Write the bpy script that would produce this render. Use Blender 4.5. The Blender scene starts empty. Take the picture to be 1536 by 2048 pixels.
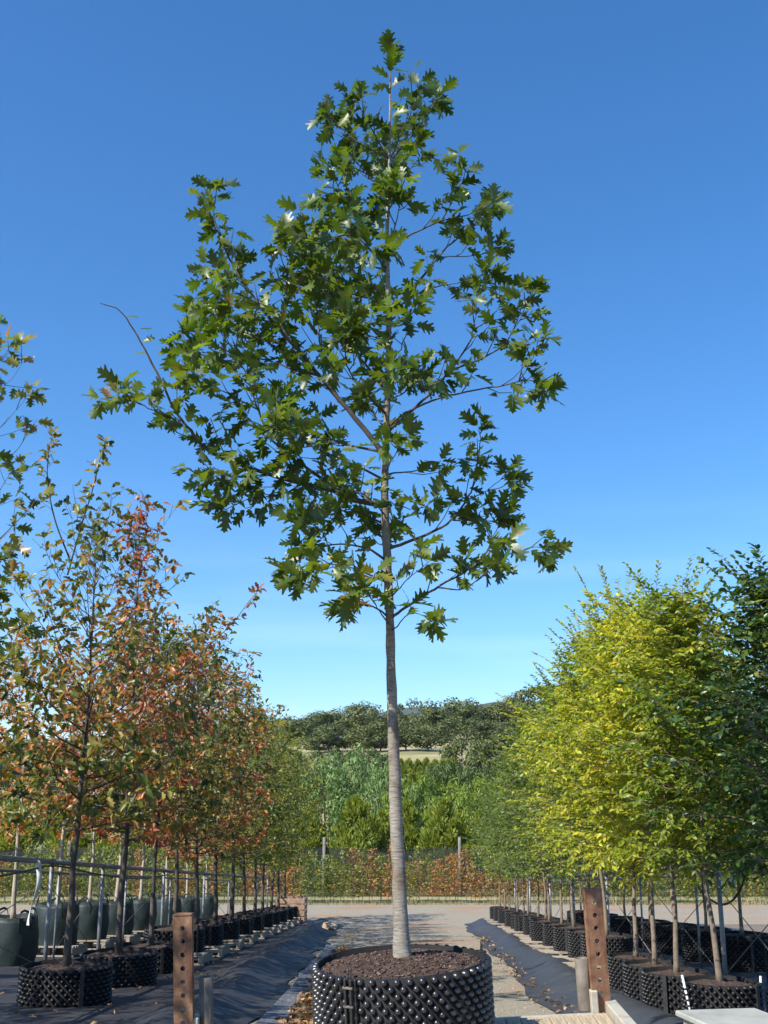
import bpy, bmesh, math, random
import numpy as np
from mathutils import Vector, Matrix

# ------------------------------------------------------------------ camera, sky, sun, exposure
S = bpy.context.scene
COL = S.collection
R = math.radians
CAM_Z = 1.4
PITCH = R(14.67)
F_PX = 2200.0                       # focal length in pixels of a 1536 x 2048 frame
cam_d = bpy.data.cameras.new('camera')
cam_d.sensor_fit = 'AUTO'
cam_d.sensor_width = 36.0
cam_d.lens = 36.0 * F_PX / 2048.0
cam_d.clip_end = 20000
cam_d.clip_start = 0.05
cam = bpy.data.objects.new('camera', cam_d)
COL.objects.link(cam)
cam.location = (0, 0, CAM_Z)
cam.rotation_euler = (math.pi / 2 + PITCH, 0, 0)
S.camera = cam

SUN_EL = R(44)
SUN_AZ = R(180 + 50)                # clockwise from +Y: behind the camera and to the left
to_sun = Vector((math.sin(SUN_AZ) * math.cos(SUN_EL), math.cos(SUN_AZ) * math.cos(SUN_EL), math.sin(SUN_EL)))
world = bpy.data.worlds.new('World')
S.world = world
world.use_nodes = True
wn = world.node_tree.nodes
wl = world.node_tree.links
wn.clear()
wout = wn.new('ShaderNodeOutputWorld')
wbg = wn.new('ShaderNodeBackground')
sky = wn.new('ShaderNodeTexSky')
sky.sky_type = 'NISHITA'
sky.sun_disc = False
sky.sun_elevation = SUN_EL
sky.sun_rotation = SUN_AZ
sky.altitude = 500
sky.air_density = 1.0
sky.dust_density = 0.6
sky.ozone_density = 6.0
wbg.inputs['Strength'].default_value = 0.143
# a few very thin high clouds low over the hills
tc = wn.new('ShaderNodeTexCoord')
mp = wn.new('ShaderNodeMapping')
mp.inputs['Scale'].default_value = (1.2, 1.2, 13.0)
mp.inputs['Rotation'].default_value = (0.0, R(4), 0.0)
nz = wn.new('ShaderNodeTexNoise')
nz.inputs['Scale'].default_value = 1.5
nz.inputs['Detail'].default_value = 5
cr = wn.new('ShaderNodeValToRGB')
cr.color_ramp.elements[0].position = 0.50
cr.color_ramp.elements[0].color = (0, 0, 0, 1)
cr.color_ramp.elements[1].position = 0.85
cr.color_ramp.elements[1].color = (0.22, 0.22, 0.22, 1)
mx = wn.new('ShaderNodeMix')
mx.data_type = 'RGBA'
mx.inputs['B'].default_value = (6.2, 7.2, 8.2, 1)
wl.new(tc.outputs['Generated'], mp.inputs['Vector'])
wl.new(mp.outputs['Vector'], nz.inputs['Vector'])
wl.new(nz.outputs['Fac'], cr.inputs['Fac'])
sz = wn.new('ShaderNodeSeparateXYZ')
wl.new(tc.outputs['Generated'], sz.inputs[0])
ce = wn.new('ShaderNodeMapRange')     # cirrus only sits low over the horizon, all the way round
ce.interpolation_type = 'SMOOTHSTEP'
ce.inputs['From Min'].default_value = 0.30
ce.inputs['From Max'].default_value = 0.10
wl.new(sz.outputs['Z'], ce.inputs['Value'])
cm = wn.new('ShaderNodeMath')
cm.operation = 'MULTIPLY'
wl.new(cr.outputs['Color'], cm.inputs[0])
wl.new(ce.outputs['Result'], cm.inputs[1])
wl.new(cm.outputs[0], mx.inputs['Factor'])
hs = wn.new('ShaderNodeHueSaturation')
hs.inputs['Saturation'].default_value = 1.20
wl.new(sky.outputs['Color'], hs.inputs['Color'])
wl.new(hs.outputs['Color'], mx.inputs['A'])
wl.new(mx.outputs['Result'], wbg.inputs['Color'])
wl.new(wbg.outputs['Background'], wout.inputs['Surface'])

sun_d = bpy.data.lights.new('sun', 'SUN')
sun_d.energy = 5.0
sun_d.angle = R(0.53)
sun_d.color = (1.0, 0.95, 0.87)
sun = bpy.data.objects.new('sun', sun_d)
COL.objects.link(sun)
sun.location = (-20, -20, 30)
sun.rotation_euler = to_sun.to_track_quat('Z', 'Y').to_euler()

S.view_settings.view_transform = 'Standard'
S.view_settings.look = 'None'
S.view_settings.gamma = 1.0
S.view_settings.exposure = 0.62
S.view_settings.use_curve_mapping = False
S.render.engine = 'CYCLES'
S.cycles.max_bounces = 5
S.cycles.diffuse_bounces = 2
S.cycles.glossy_bounces = 2
S.cycles.transmission_bounces = 4
S.cycles.transparent_max_bounces = 8
S.cycles.use_denoising = True

# ------------------------------------------------------------------ helpers
cp, sp = math.cos(PITCH), math.sin(PITCH)


def W(px, py, Y):
    """world point that stands at distance Y along the ground axis in direction of a photo measurement"""
    u = (px - 768) / F_PX
    v = (1024 - py) / F_PX
    t = Y / (cp - v * sp)
    return np.array((u * t, Y, CAM_Z + (sp + v * cp) * t))


_gy = np.array([-400, 0, 46, 60, 75, 112, 160, 200, 260, 330, 420, 700, 1200, 4000], float)
_gz = np.array([29.2, 0, -3.36, -3.83, -4.3, -3.6, 2.0, 7.0, 11.4, 16.8, 24.0, 27.0, 20.0, 20.0], float)


def G(x, y):
    x = np.asarray(x, float)
    y = np.asarray(y, float)
    z = np.interp(y, _gy, _gz)
    k = np.clip((y - 150) / 200, 0, 1)
    z = z + k * (0.035 * np.clip(x, -200, 200) + 1.2 * np.sin(x * 0.021 + 1.0) + 0.8 * np.sin(x * 0.05 + y * 0.01))
    return z


def tag(o, label=None, cat=None, group=None, kind=None):
    if label:
        o['label'] = label
    if cat:
        o['category'] = cat
    if group:
        o['group'] = group
    if kind:
        o['kind'] = kind
    return o


def empty(name, loc, rot=(0, 0, 0)):
    o = bpy.data.objects.new(name, None)
    o.empty_display_size = 0.2
    o.location = loc
    o.rotation_euler = rot
    COL.objects.link(o)
    return o


def link(name, me, parent=None, loc=None, rot=None, scale=None):
    o = bpy.data.objects.new(name, me)
    if parent is not None:
        o.parent = parent
    if loc is not None:
        o.location = loc
    if rot is not None:
        o.rotation_euler = rot
    if scale is not None:
        o.scale = scale
    COL.objects.link(o)
    return o


def copy_tree(o, parent=None):
    c = o.copy()
    COL.objects.link(c)
    if parent is not None:
        c.parent = parent
    for ch in KIDS.get(o.name, []):
        copy_tree(ch, c)
    return c


KIDS = {}


def kid(o, parent):
    KIDS.setdefault(parent.name, []).append(o)
    return o


class MB:
    """collects vertices and faces, builds one mesh"""

    def __init__(self):
        self.v = []
        self.f = []
        self.n = 0

    def add(self, V, Fc):
        V = np.asarray(V, float).reshape(-1, 3)
        n = self.n
        self.v.append(V)
        self.f.extend([tuple(i + n for i in f) for f in Fc])
        self.n += len(V)
        return self

    def box(self, c, s, M=None, bev=0.0):
        c = np.array(c, float)
        h = np.array(s, float) / 2
        if bev > 0:
            b = min(bev, h.min() * 0.6)
            V = []
            for sx in (-1, 1):
                for sy in (-1, 1):
                    for sz in (-1, 1):
                        for a in range(3):
                            p = np.array((sx, sy, sz)) * (h - b)
                            p[a] = (sx, sy, sz)[a] * h[a]
                            V.append(p)
            bm = bmesh.new()
            for p in V:
                bm.verts.new(p)
            r = bmesh.ops.convex_hull(bm, input=bm.verts[:])
            bm.verts.index_update()
            Fc = [[v.index for v in f.verts] for f in bm.faces]
            V = np.array([v.co[:] for v in bm.verts])
            bm.free()
        else:
            V = np.array([[sx, sy, sz] for sx in (-1, 1) for sy in (-1, 1) for sz in (-1, 1)], float) * h
            Fc = [(0, 1, 3, 2), (4, 6, 7, 5), (0, 4, 5, 1), (2, 3, 7, 6), (0, 2, 6, 4), (1, 5, 7, 3)]
        if M is not None:
            V = V @ np.array(M).T
        return self.add(V + c, Fc)

    def tube(self, pts, rad, seg=6, cap=True):
        V, Fc = tube(pts, rad, seg, cap)
        return self.add(V, Fc)

    def mesh(self, name, mat, smooth=False):
        me = bpy.data.meshes.new(name)
        V = np.concatenate(self.v) if self.v else np.zeros((0, 3))
        me.from_pydata(V.tolist(), [], self.f)
        if smooth:
            me.polygons.foreach_set('use_smooth', np.ones(len(me.polygons), bool))
        if mat is not None:
            me.materials.append(mat)
        me.update()
        return me

    def build(self, name, mat, parent=None, smooth=False, **kw):
        return link(name, self.mesh(name, mat, smooth), parent, **kw)


def tube(pts, rad, seg=6, cap=True):
    P = np.asarray(pts, float)
    n = len(P)
    rad = np.broadcast_to(np.asarray(rad, float), (n,))
    T = np.gradient(P, axis=0)
    T /= np.linalg.norm(T, axis=1)[:, None] + 1e-9
    m = np.abs(T.mean(0))
    ref = np.eye(3)[int(np.argmin(m))]
    A = np.cross(T, ref)
    A /= np.linalg.norm(A, axis=1)[:, None] + 1e-9
    B = np.cross(T, A)
    th = np.arange(seg) * 2 * math.pi / seg
    V = P[:, None, :] + rad[:, None, None] * (A[:, None, :] * np.cos(th)[None, :, None] + B[:, None, :] * np.sin(th)[None, :, None])
    V = V.reshape(-1, 3)
    Fc = []
    for i in range(n - 1):
        for k in range(seg):
            a = i * seg + k
            b = i * seg + (k + 1) % seg
            Fc.append((a, b, b + seg, a + seg))
    if cap:
        Fc.append(tuple(range(seg - 1, -1, -1)))
        Fc.append(tuple((n - 1) * seg + k for k in range(seg)))
    return V, Fc


def inst_mesh(name, tpl, M, T, mat, smooth=False):
    """one mesh holding N transformed copies of a template (verts, faces)"""
    V0, F0 = tpl
    N = len(T)
    nv = len(V0)
    V = np.einsum('nij,kj->nki', M, V0) + T[:, None, :]
    loops = np.concatenate([np.array(f) for f in F0])
    tot = np.array([len(f) for f in F0])
    st = np.concatenate([[0], np.cumsum(tot)[:-1]])
    L = (loops[None, :] + (np.arange(N) * nv)[:, None]).ravel()
    LS = (st[None, :] + (np.arange(N) * len(loops))[:, None]).ravel()
    me = bpy.data.meshes.new(name)
    me.vertices.add(N * nv)
    me.vertices.foreach_set('co', V.astype(np.float32).ravel())
    me.loops.add(len(L))
    me.loops.foreach_set('vertex_index', L.astype(np.int32))
    me.polygons.add(len(LS))
    me.polygons.foreach_set('loop_start', LS.astype(np.int32))
    me.update(calc_edges=True)
    me.validate()
    if smooth:
        me.polygons.foreach_set('use_smooth', np.ones(len(me.polygons), bool))
    me.materials.append(mat)
    return me


def frames(d, n, size):
    """leaf matrices: x along d, z close to n"""
    d = d / (np.linalg.norm(d, axis=1)[:, None] + 1e-9)
    y = np.cross(n, d)
    y /= np.linalg.norm(y, axis=1)[:, None] + 1e-9
    z = np.cross(d, y)
    M = np.stack([d, y, z], axis=2)
    return M * np.asarray(size)[:, None, None]


# ------------------------------------------------------------------ materials
def new_mat(name):
    m = bpy.data.materials.new(name)
    m.use_nodes = True
    nt = m.node_tree
    b = nt.nodes.get('Principled BSDF')
    return m, nt, b


def ramp(nt, stops):
    r = nt.nodes.new('ShaderNodeValToRGB')
    e = r.color_ramp.elements
    while len(e) < len(stops):
        e.new(0.5)
    for i, (p, c) in enumerate(stops):
        e[i].position = p
        e[i].color = (c[0], c[1], c[2], 1)
    return r


def mat_noise(name, stops, scale=8, detail=6, rough=0.8, bump=0.3, bscale=None, stretch=(1, 1, 1), metallic=0, coord='Object', spec=0.5, bdist=0.02, rvar=0.0):
    m, nt, b = new_mat(name)
    N, Lk = nt.nodes, nt.links
    t = N.new('ShaderNodeTexCoord')
    mp_ = N.new('ShaderNodeMapping')
    mp_.inputs['Scale'].default_value = stretch
    n1 = N.new('ShaderNodeTexNoise')
    n1.inputs['Scale'].default_value = scale
    n1.inputs['Detail'].default_value = detail
    n1.inputs['Roughness'].default_value = 0.62
    if coord == 'World':
        g = N.new('ShaderNodeNewGeometry')
        Lk.new(g.outputs['Position'], mp_.inputs['Vector'])
    else:
        Lk.new(t.outputs[coord], mp_.inputs['Vector'])
    Lk.new(mp_.outputs['Vector'], n1.inputs['Vector'])
    r = ramp(nt, stops)
    Lk.new(n1.outputs['Fac'], r.inputs['Fac'])
    Lk.new(r.outputs['Color'], b.inputs['Base Color'])
    b.inputs['Roughness'].default_value = rough
    b.inputs['Metallic'].default_value = metallic
    b.inputs['Specular IOR Level'].default_value = spec
    if rvar:
        mr = N.new('ShaderNodeMapRange')
        mr.inputs['From Min'].default_value = 0.3
        mr.inputs['From Max'].default_value = 0.7
        mr.inputs['To Min'].default_value = rough - rvar
        mr.inputs['To Max'].default_value = rough + rvar
        Lk.new(n1.outputs['Fac'], mr.inputs['Value'])
        Lk.new(mr.outputs['Result'], b.inputs['Roughness'])
    if bump:
        n2 = N.new('ShaderNodeTexNoise')
        n2.inputs['Scale'].default_value = bscale or scale * 3
        n2.inputs['Detail'].default_value = 6
        Lk.new(mp_.outputs['Vector'], n2.inputs['Vector'])
        bp = N.new('ShaderNodeBump')
        bp.inputs['Strength'].default_value = bump
        bp.inputs['Distance'].default_value = bdist
        Lk.new(n2.outputs['Fac'], bp.inputs['Height'])
        Lk.new(bp.outputs['Normal'], b.inputs['Normal'])
    return m


def leaf_mat(name, stops, trans=0.4, rough=0.42, zone=1.2, zamt=0.9, ramt=0.7, tint=(1.5, 1.6, 0.8), spec=0.5, spot=None):
    """leaf: glossy front + light shining through; colour from a random value per leaf and a slow noise over the crown"""
    m, nt, b = new_mat(name)
    N, Lk = nt.nodes, nt.links
    g = N.new('ShaderNodeNewGeometry')
    oi = N.new('ShaderNodeObjectInfo')
    add = N.new('ShaderNodeMath')
    add.operation = 'ADD'
    fr = N.new('ShaderNodeMath')
    fr.operation = 'FRACT'
    Lk.new(g.outputs['Random Per Island'], add.inputs[0])
    Lk.new(oi.outputs['Random'], add.inputs[1])
    Lk.new(add.outputs[0], fr.inputs[0])
    nz_ = N.new('ShaderNodeTexNoise')
    nz_.inputs['Scale'].default_value = zone
    nz_.inputs['Detail'].default_value = 2
    Lk.new(g.outputs['Position'], nz_.inputs['Vector'])
    m1 = N.new('ShaderNodeMath')
    m1.operation = 'MULTIPLY_ADD'
    m1.inputs[1].default_value = zamt * 2
    m1.inputs[2].default_value = 0.5 - zamt - ramt / 2
    Lk.new(nz_.outputs['Fac'], m1.inputs[0])
    m2 = N.new('ShaderNodeMath')
    m2.operation = 'MULTIPLY_ADD'
    m2.use_clamp = True
    m2.inputs[1].default_value = ramt
    Lk.new(fr.outputs[0], m2.inputs[0])
    Lk.new(m1.outputs[0], m2.inputs[2])
    r = ramp(nt, stops)
    Lk.new(m2.outputs[0], r.inputs['Fac'])
    colout = r.outputs['Color']
    if spot:
        ns = N.new('ShaderNodeTexNoise')
        ns.inputs['Scale'].default_value = 22
        ns.inputs['Detail'].default_value = 3
        Lk.new(g.outputs['Position'], ns.inputs['Vector'])
        rs = ramp(nt, [(0.60, (0, 0, 0)), (0.70, (1, 1, 1))])
        Lk.new(ns.outputs['Fac'], rs.inputs['Fac'])
        ms = N.new('ShaderNodeMix')
        ms.data_type = 'RGBA'
        ms.inputs['B'].default_value = (*spot, 1)
        Lk.new(rs.outputs['Color'], ms.inputs['Factor'])
        Lk.new(colout, ms.inputs['A'])
        colout = ms.outputs['Result']
    # brightness jitter
    hsv = N.new('ShaderNodeHueSaturation')
    mr = N.new('ShaderNodeMapRange')
    mr.inputs['To Min'].default_value = 0.72
    mr.inputs['To Max'].default_value = 1.3
    f2 = N.new('ShaderNodeMath')
    f2.operation = 'MULTIPLY'
    f2.inputs[1].default_value = 7.31
    f3 = N.new('ShaderNodeMath')
    f3.operation = 'FRACT'
    Lk.new(fr.outputs[0], f2.inputs[0])
    Lk.new(f2.outputs[0], f3.inputs[0])
    Lk.new(f3.outputs[0], mr.inputs['Value'])
    Lk.new(mr.outputs['Result'], hsv.inputs['Value'])
    Lk.new(colout, hsv.inputs['Color'])
    Lk.new(hsv.outputs['Color'], b.inputs['Base Color'])
    b.inputs['Roughness'].default_value = rough
    b.inputs['Specular IOR Level'].default_value = spec
    tr = N.new('ShaderNodeBsdfTranslucent')
    mt = N.new('ShaderNodeMix')
    mt.data_type = 'RGBA'
    mt.blend_type = 'MULTIPLY'
    mt.inputs['Factor'].default_value = 1
    mt.inputs['B'].default_value = (*tint, 1)
    Lk.new(hsv.outputs['Color'], mt.inputs['A'])
    Lk.new(mt.outputs['Result'], tr.inputs['Color'])
    sh = N.new('ShaderNodeMixShader')
    sh.inputs[0].default_value = trans
    out = N.get('Material Output')
    Lk.new(b.outputs[0], sh.inputs[1])
    Lk.new(tr.outputs[0], sh.inputs[2])
    Lk.new(sh.outputs[0], out.inputs['Surface'])
    return m


M = {}
M['gravel'] = mat_noise('gravel', [(0.30, (0.14, 0.122, 0.10)), (0.5, (0.25, 0.22, 0.185)), (0.70, (0.34, 0.31, 0.27))], 30, 8, 0.95, 0.6, 60, bdist=0.02)
M['soil'] = mat_noise('soil', [(0.3, (0.022, 0.013, 0.009)), (0.55, (0.07, 0.042, 0.03)), (0.75, (0.15, 0.10, 0.075))], 22, 8, 0.95, 1.0, 50, bdist=0.03)
M['mulch'] = leaf_mat('mulch', [(0.0, (0.03, 0.016, 0.01)), (0.6, (0.09, 0.05, 0.033)), (0.93, (0.16, 0.10, 0.07)), (1, (0.36, 0.28, 0.2))], 0.0, 0.9, 3, 0.2, 1.0)
M['mat_l_shaded'] = mat_noise('weed_mat', [(0.3, (0.0192, 0.02, 0.0232)), (0.55, (0.032, 0.0328, 0.0368)), (0.8, (0.072, 0.0664, 0.06))], 2.2, 8, 0.66, 0.35, 9, bdist=0.03, rvar=0.1, spec=0.3)  # base colour darkened to stand in for shade under the autumn trees
M['mat_r'] = mat_noise('weed_mat_unshaded', [(0.3, (0.032, 0.034, 0.040)), (0.6, (0.047, 0.049, 0.056)), (0.85, (0.10, 0.092, 0.08))], 1.6, 8, 0.58, 0.3, 7, bdist=0.03, rvar=0.1, spec=0.35)  # weed mat colour without the shade darkening
M['plastic'] = mat_noise('black_plastic', [(0.35, (0.012, 0.012, 0.014)), (0.7, (0.026, 0.025, 0.026))], 9, 5, 0.32, 0.08, 40, rvar=0.06, bdist=0.004, spec=0.9)
M['plastic_far'] = mat_noise('black_plastic_dull', [(0.35, (0.007, 0.007, 0.008)), (0.7, (0.017, 0.016, 0.016))], 5, 5, 0.42, 0.0, rvar=0.08, spec=0.4)  # darker and less glossy than the big pot's plastic
M['wall_matte'] = mat_noise('pot_wall_matte', [(0.35, (0.008, 0.008, 0.009)), (0.7, (0.016, 0.015, 0.015))], 9, 5, 0.75, 0.0, spec=0.25)
M['tie'] = mat_noise('cable_tie', [(0.3, (0.012, 0.012, 0.012)), (0.7, (0.03, 0.03, 0.03))], 20, 3, 0.5, 0.0)
M['hose'] = mat_noise('hose', [(0.3, (0.012, 0.012, 0.012)), (0.7, (0.035, 0.033, 0.03))], 10, 3, 0.5, 0.0)
M['white_pipe'] = mat_noise('white_pipe', [(0.3, (0.55, 0.55, 0.52)), (0.7, (0.74, 0.74, 0.72))], 10, 3, 0.5, 0.0)
M['galv'] = mat_noise('galvanised_steel', [(0.3, (0.15, 0.158, 0.161)), (0.7, (0.27, 0.277, 0.281))], 6, 6, 0.48, 0.05, metallic=0.35, rvar=0.1)
M['rust'] = mat_noise('rusty_steel', [(0.28, (0.0723, 0.0306, 0.0153)), (0.45, (0.187, 0.085, 0.0425)), (0.62, (0.272, 0.145, 0.0765)), (0.78, (0.306, 0.246, 0.187))], 11, 8, 0.8, 0.3, 40, bdist=0.006)
M['old_steel'] = mat_noise('weathered_steel', [(0.3, (0.09, 0.07, 0.05)), (0.55, (0.16, 0.135, 0.105)), (0.75, (0.22, 0.15, 0.09))], 9, 8, 0.7, 0.25, 40, bdist=0.005)
M['cream_steel'] = mat_noise('cream_painted_steel', [(0.3, (0.30, 0.28, 0.22)), (0.5, (0.42, 0.40, 0.33)), (0.72, (0.33, 0.24, 0.15))], 7, 8, 0.6, 0.1, 40, bdist=0.004)
M['grey_paint'] = mat_noise('grey_painted_lid', [(0.25, (0.26, 0.26, 0.22)), (0.5, (0.36, 0.36, 0.31)), (0.75, (0.42, 0.42, 0.37))], 5, 8, 0.55, 0.1, 30, bdist=0.004)
M['deck'] = mat_noise('deck_timber', [(0.3, (0.24, 0.18, 0.11)), (0.55, (0.40, 0.32, 0.21)), (0.75, (0.50, 0.42, 0.30))], 6, 8, 0.85, 0.3, 20, stretch=(6, 0.8, 6), bdist=0.006)
M['pallet'] = mat_noise('pallet_timber', [(0.3, (0.20, 0.155, 0.11)), (0.55, (0.35, 0.29, 0.22)), (0.75, (0.47, 0.41, 0.33))], 5, 8, 0.9, 0.3, 16, stretch=(1, 5, 5), coord='World', bdist=0.006)
M['crate'] = mat_noise('crate_timber', [(0.3, (0.22, 0.14, 0.09)), (0.55, (0.36, 0.24, 0.16)), (0.75, (0.45, 0.34, 0.25))], 4, 8, 0.9, 0.2, 16, bdist=0.006)
M['plank_grey'] = mat_noise('weathered_board', [(0.3, (0.06, 0.065, 0.075)), (0.55, (0.11, 0.115, 0.13)), (0.75, (0.17, 0.17, 0.18))], 3, 8, 0.8, 0.4, 12, stretch=(6, 0.7, 6), bdist=0.008)
M['post_wood'] = mat_noise('grey_post', [(0.3, (0.12, 0.105, 0.09)), (0.7, (0.24, 0.215, 0.185))], 3, 6, 0.9, 0.2)
M['bag'] = mat_noise('green_planter_fabric', [(0.3, (0.008, 0.017, 0.0155)), (0.6, (0.014, 0.027, 0.024)), (0.8, (0.03, 0.046, 0.041))], 4, 6, 0.6, 0.25, 14, bdist=0.02)
M['rock'] = mat_noise('rock', [(0.3, (0.34, 0.22, 0.13)), (0.7, (0.52, 0.42, 0.30))], 6, 6, 0.9, 0.4)
M['bark_grey'] = mat_noise('bark_young', [(0.3, (0.085, 0.066, 0.05)), (0.55, (0.16, 0.13, 0.10)), (0.75, (0.25, 0.22, 0.18))], 9, 7, 0.85, 0.4, 24, stretch=(1, 1, 0.5), bdist=0.01)
M['bark_dark'] = mat_noise('bark_dark', [(0.3, (0.045, 0.035, 0.028)), (0.55, (0.085, 0.07, 0.055)), (0.75, (0.15, 0.13, 0.105))], 8, 7, 0.85, 0.4, 24, bdist=0.01)
M['bark_pale'] = mat_noise('bark_pale', [(0.3, (0.30, 0.25, 0.18)), (0.7, (0.46, 0.40, 0.30))], 5, 6, 0.8, 0.2, 20, bdist=0.008)
M['bark_tan'] = mat_noise('bark_tan', [(0.3, (0.13, 0.095, 0.065)), (0.6, (0.24, 0.185, 0.13)), (0.8, (0.34, 0.28, 0.21))], 9, 7, 0.85, 0.3, 24, bdist=0.01)
M['bark_gum'] = mat_noise('bark_gum', [(0.3, (0.10, 0.085, 0.07)), (0.7, (0.30, 0.27, 0.23))], 0.8, 5, 0.9, 0.0)

# main trunk bark: grey-tan with darker horizontal bands and brown patches
m, nt, b = new_mat('oak_bark')
N, Lk = nt.nodes, nt.links
g = N.new('ShaderNodeNewGeometry')
mpa = N.new('ShaderNodeMapping')
mpa.inputs['Scale'].default_value = (2.2, 2.2, 14)
na = N.new('ShaderNodeTexNoise')
na.inputs['Scale'].default_value = 6.0
na.inputs['Detail'].default_value = 8
na.inputs['Roughness'].default_value = 0.7
mpb = N.new('ShaderNodeMapping')
mpb.inputs['Scale'].default_value = (3, 3, 1.1)
nb_ = N.new('ShaderNodeTexNoise')
nb_.inputs['Scale'].default_value = 2.5
nb_.inputs['Detail'].default_value = 5
Lk.new(g.outputs['Position'], mpa.inputs['Vector'])
Lk.new(g.outputs['Position'], mpb.inputs['Vector'])
Lk.new(mpa.outputs['Vector'], na.inputs['Vector'])
Lk.new(mpb.outputs['Vector'], nb_.inputs['Vector'])
ra = ramp(nt, [(0.32, (0.10, 0.082, 0.064)), (0.45, (0.235, 0.205, 0.165)), (0.62, (0.345, 0.31, 0.255)), (0.8, (0.43, 0.395, 0.33))])
rb = ramp(nt, [(0.44, (1, 1, 1)), (0.55, (0.78, 0.72, 0.64)), (0.64, (0.50, 0.41, 0.32)), (0.78, (0.36, 0.27, 0.19))])
mm = N.new('ShaderNodeMix')
mm.data_type = 'RGBA'
mm.blend_type = 'MULTIPLY'
mm.inputs['Factor'].default_value = 0.9
Lk.new(na.outputs['Fac'], ra.inputs['Fac'])
Lk.new(nb_.outputs['Fac'], rb.inputs['Fac'])
Lk.new(ra.outputs['Color'], mm.inputs['A'])
Lk.new(rb.outputs['Color'], mm.inputs['B'])
Lk.new(mm.outputs['Result'], b.inputs['Base Color'])
b.inputs['Roughness'].default_value = 0.85
bp = N.new('ShaderNodeBump')
bp.inputs['Strength'].default_value = 0.7
bp.inputs['Distance'].default_value = 0.012
Lk.new(na.outputs['Fac'], bp.inputs['Height'])
Lk.new(bp.outputs['Normal'], b.inputs['Normal'])
M['oak_bark'] = m

M['oak_leaf'] = leaf_mat('oak_leaf', [(0.0, (0.0349, 0.0677, 0.0149)), (0.35, (0.0564, 0.0991, 0.016)), (0.65, (0.0967, 0.143, 0.017)), (0.92, (0.148, 0.188, 0.0192)), (1.0, (0.188, 0.103, 0.0266))],
                         0.34, 0.42, 0.5, 0.6, 0.7, (1.9, 2.0, 0.6), 0.6, spot=(0.13, 0.075, 0.02))
GREEN_D = (0.036, 0.066, 0.018)
OLIVE = (0.22, 0.21, 0.04)
BRONZE = (0.33, 0.16, 0.05)
RED = (0.42, 0.10, 0.055)
ORANGE = (0.48, 0.19, 0.04)
YELLOW = (0.34, 0.24, 0.03)
LIME = (0.13, 0.17, 0.022)
M['lf_bronze'] = leaf_mat('bronze_leaf', [(0.0, GREEN_D), (0.3, (0.119, 0.163, 0.0365)), (0.55, OLIVE), (0.74, (0.311, 0.228, 0.0583)), (0.9, BRONZE), (1, (0.493, 0.182, 0.0547))], 0.36, 0.40, 0.9, 0.8, 0.8, (1.6, 1.5, 0.7), 0.55)
M['lf_red'] = leaf_mat('russet_leaf', [(0.0, (0.0911, 0.128, 0.0328)), (0.3, OLIVE), (0.52, (0.311, 0.201, 0.0547)), (0.7, (0.456, 0.163, 0.0547)), (0.85, RED), (1, ORANGE)], 0.36, 0.40, 0.9, 0.7, 0.8, (1.6, 1.4, 0.8), 0.55)
M['lf_flame'] = leaf_mat('flame_leaf', [(0.0, OLIVE), (0.25, (0.24, 0.16, 0.045)), (0.5, (0.32, 0.13, 0.045)), (0.75, RED), (1, ORANGE)], 0.38, 0.40, 0.8, 0.6, 0.8, (1.5, 1.3, 0.8), 0.55)
M['lf_olive'] = leaf_mat('olive_leaf', [(0.0, GREEN_D), (0.35, (0.1, 0.155, 0.0328)), (0.65, OLIVE), (0.9, (0.292, 0.238, 0.0456)), (1, BRONZE)], 0.36, 0.40, 0.8, 0.6, 0.8, (1.6, 1.6, 0.7), 0.55)
M['lf_limeaut'] = leaf_mat('yellow_green_leaf', [(0.0, (0.081, 0.115, 0.027)), (0.4, (0.155, 0.189, 0.0338)), (0.75, (0.257, 0.25, 0.0405)), (1, (0.378, 0.257, 0.0473))], 0.42, 0.42, 0.5, 0.5, 0.8, (1.6, 1.6, 0.6))
M['lf_orange'] = leaf_mat('orange_leaf', [(0.0, (0.12, 0.14, 0.03)), (0.3, YELLOW), (0.6, ORANGE), (1, (0.40, 0.09, 0.045))], 0.45, 0.45, 0.4, 0.8, 0.7, (1.5, 1.4, 0.8))
M['lf_gold'] = leaf_mat('golden_leaf', [(0.0, (0.13, 0.20, 0.024)), (0.35, (0.28, 0.35, 0.03)), (0.7, (0.46, 0.47, 0.04)), (1, (0.60, 0.52, 0.05))], 0.48, 0.42, 0.9, 0.9, 0.7, (1.35, 1.3, 0.6))
M['lf_goldgreen'] = leaf_mat('yellow_green_small_leaf', [(0.0, (0.08, 0.14, 0.022)), (0.4, (0.16, 0.23, 0.026)), (0.75, (0.28, 0.33, 0.03)), (1, (0.44, 0.42, 0.04))], 0.40, 0.42, 0.8, 0.8, 0.7, (1.4, 1.35, 0.6))
M['lf_darkgreen'] = leaf_mat('dark_green_leaf', [(0.0, (0.0238, 0.0576, 0.0156)), (0.5, (0.0476, 0.0992, 0.0208)), (0.85, (0.0935, 0.152, 0.026)), (1, (0.204, 0.208, 0.0325))], 0.30, 0.34, 0.8, 0.5, 0.8, (1.7, 1.7, 0.7), 0.6)
M['lf_midgreen'] = leaf_mat('mid_green_leaf', [(0.0, (0.055, 0.105, 0.022)), (0.5, (0.11, 0.17, 0.026)), (0.85, (0.20, 0.24, 0.03)), (1, (0.32, 0.31, 0.035))], 0.38, 0.40, 0.5, 0.8, 0.7, (1.6, 1.6, 0.6))
M['sap_red'] = leaf_mat('sapling_russet_leaf', [(0.0, (0.135, 0.162, 0.0405)), (0.35, (0.324, 0.23, 0.0675)), (0.7, (0.486, 0.23, 0.0878)), (1, (0.513, 0.162, 0.081))], 0.4, 0.5, 0.7, 0.5, 1.0, (1.4, 1.4, 0.8))
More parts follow.
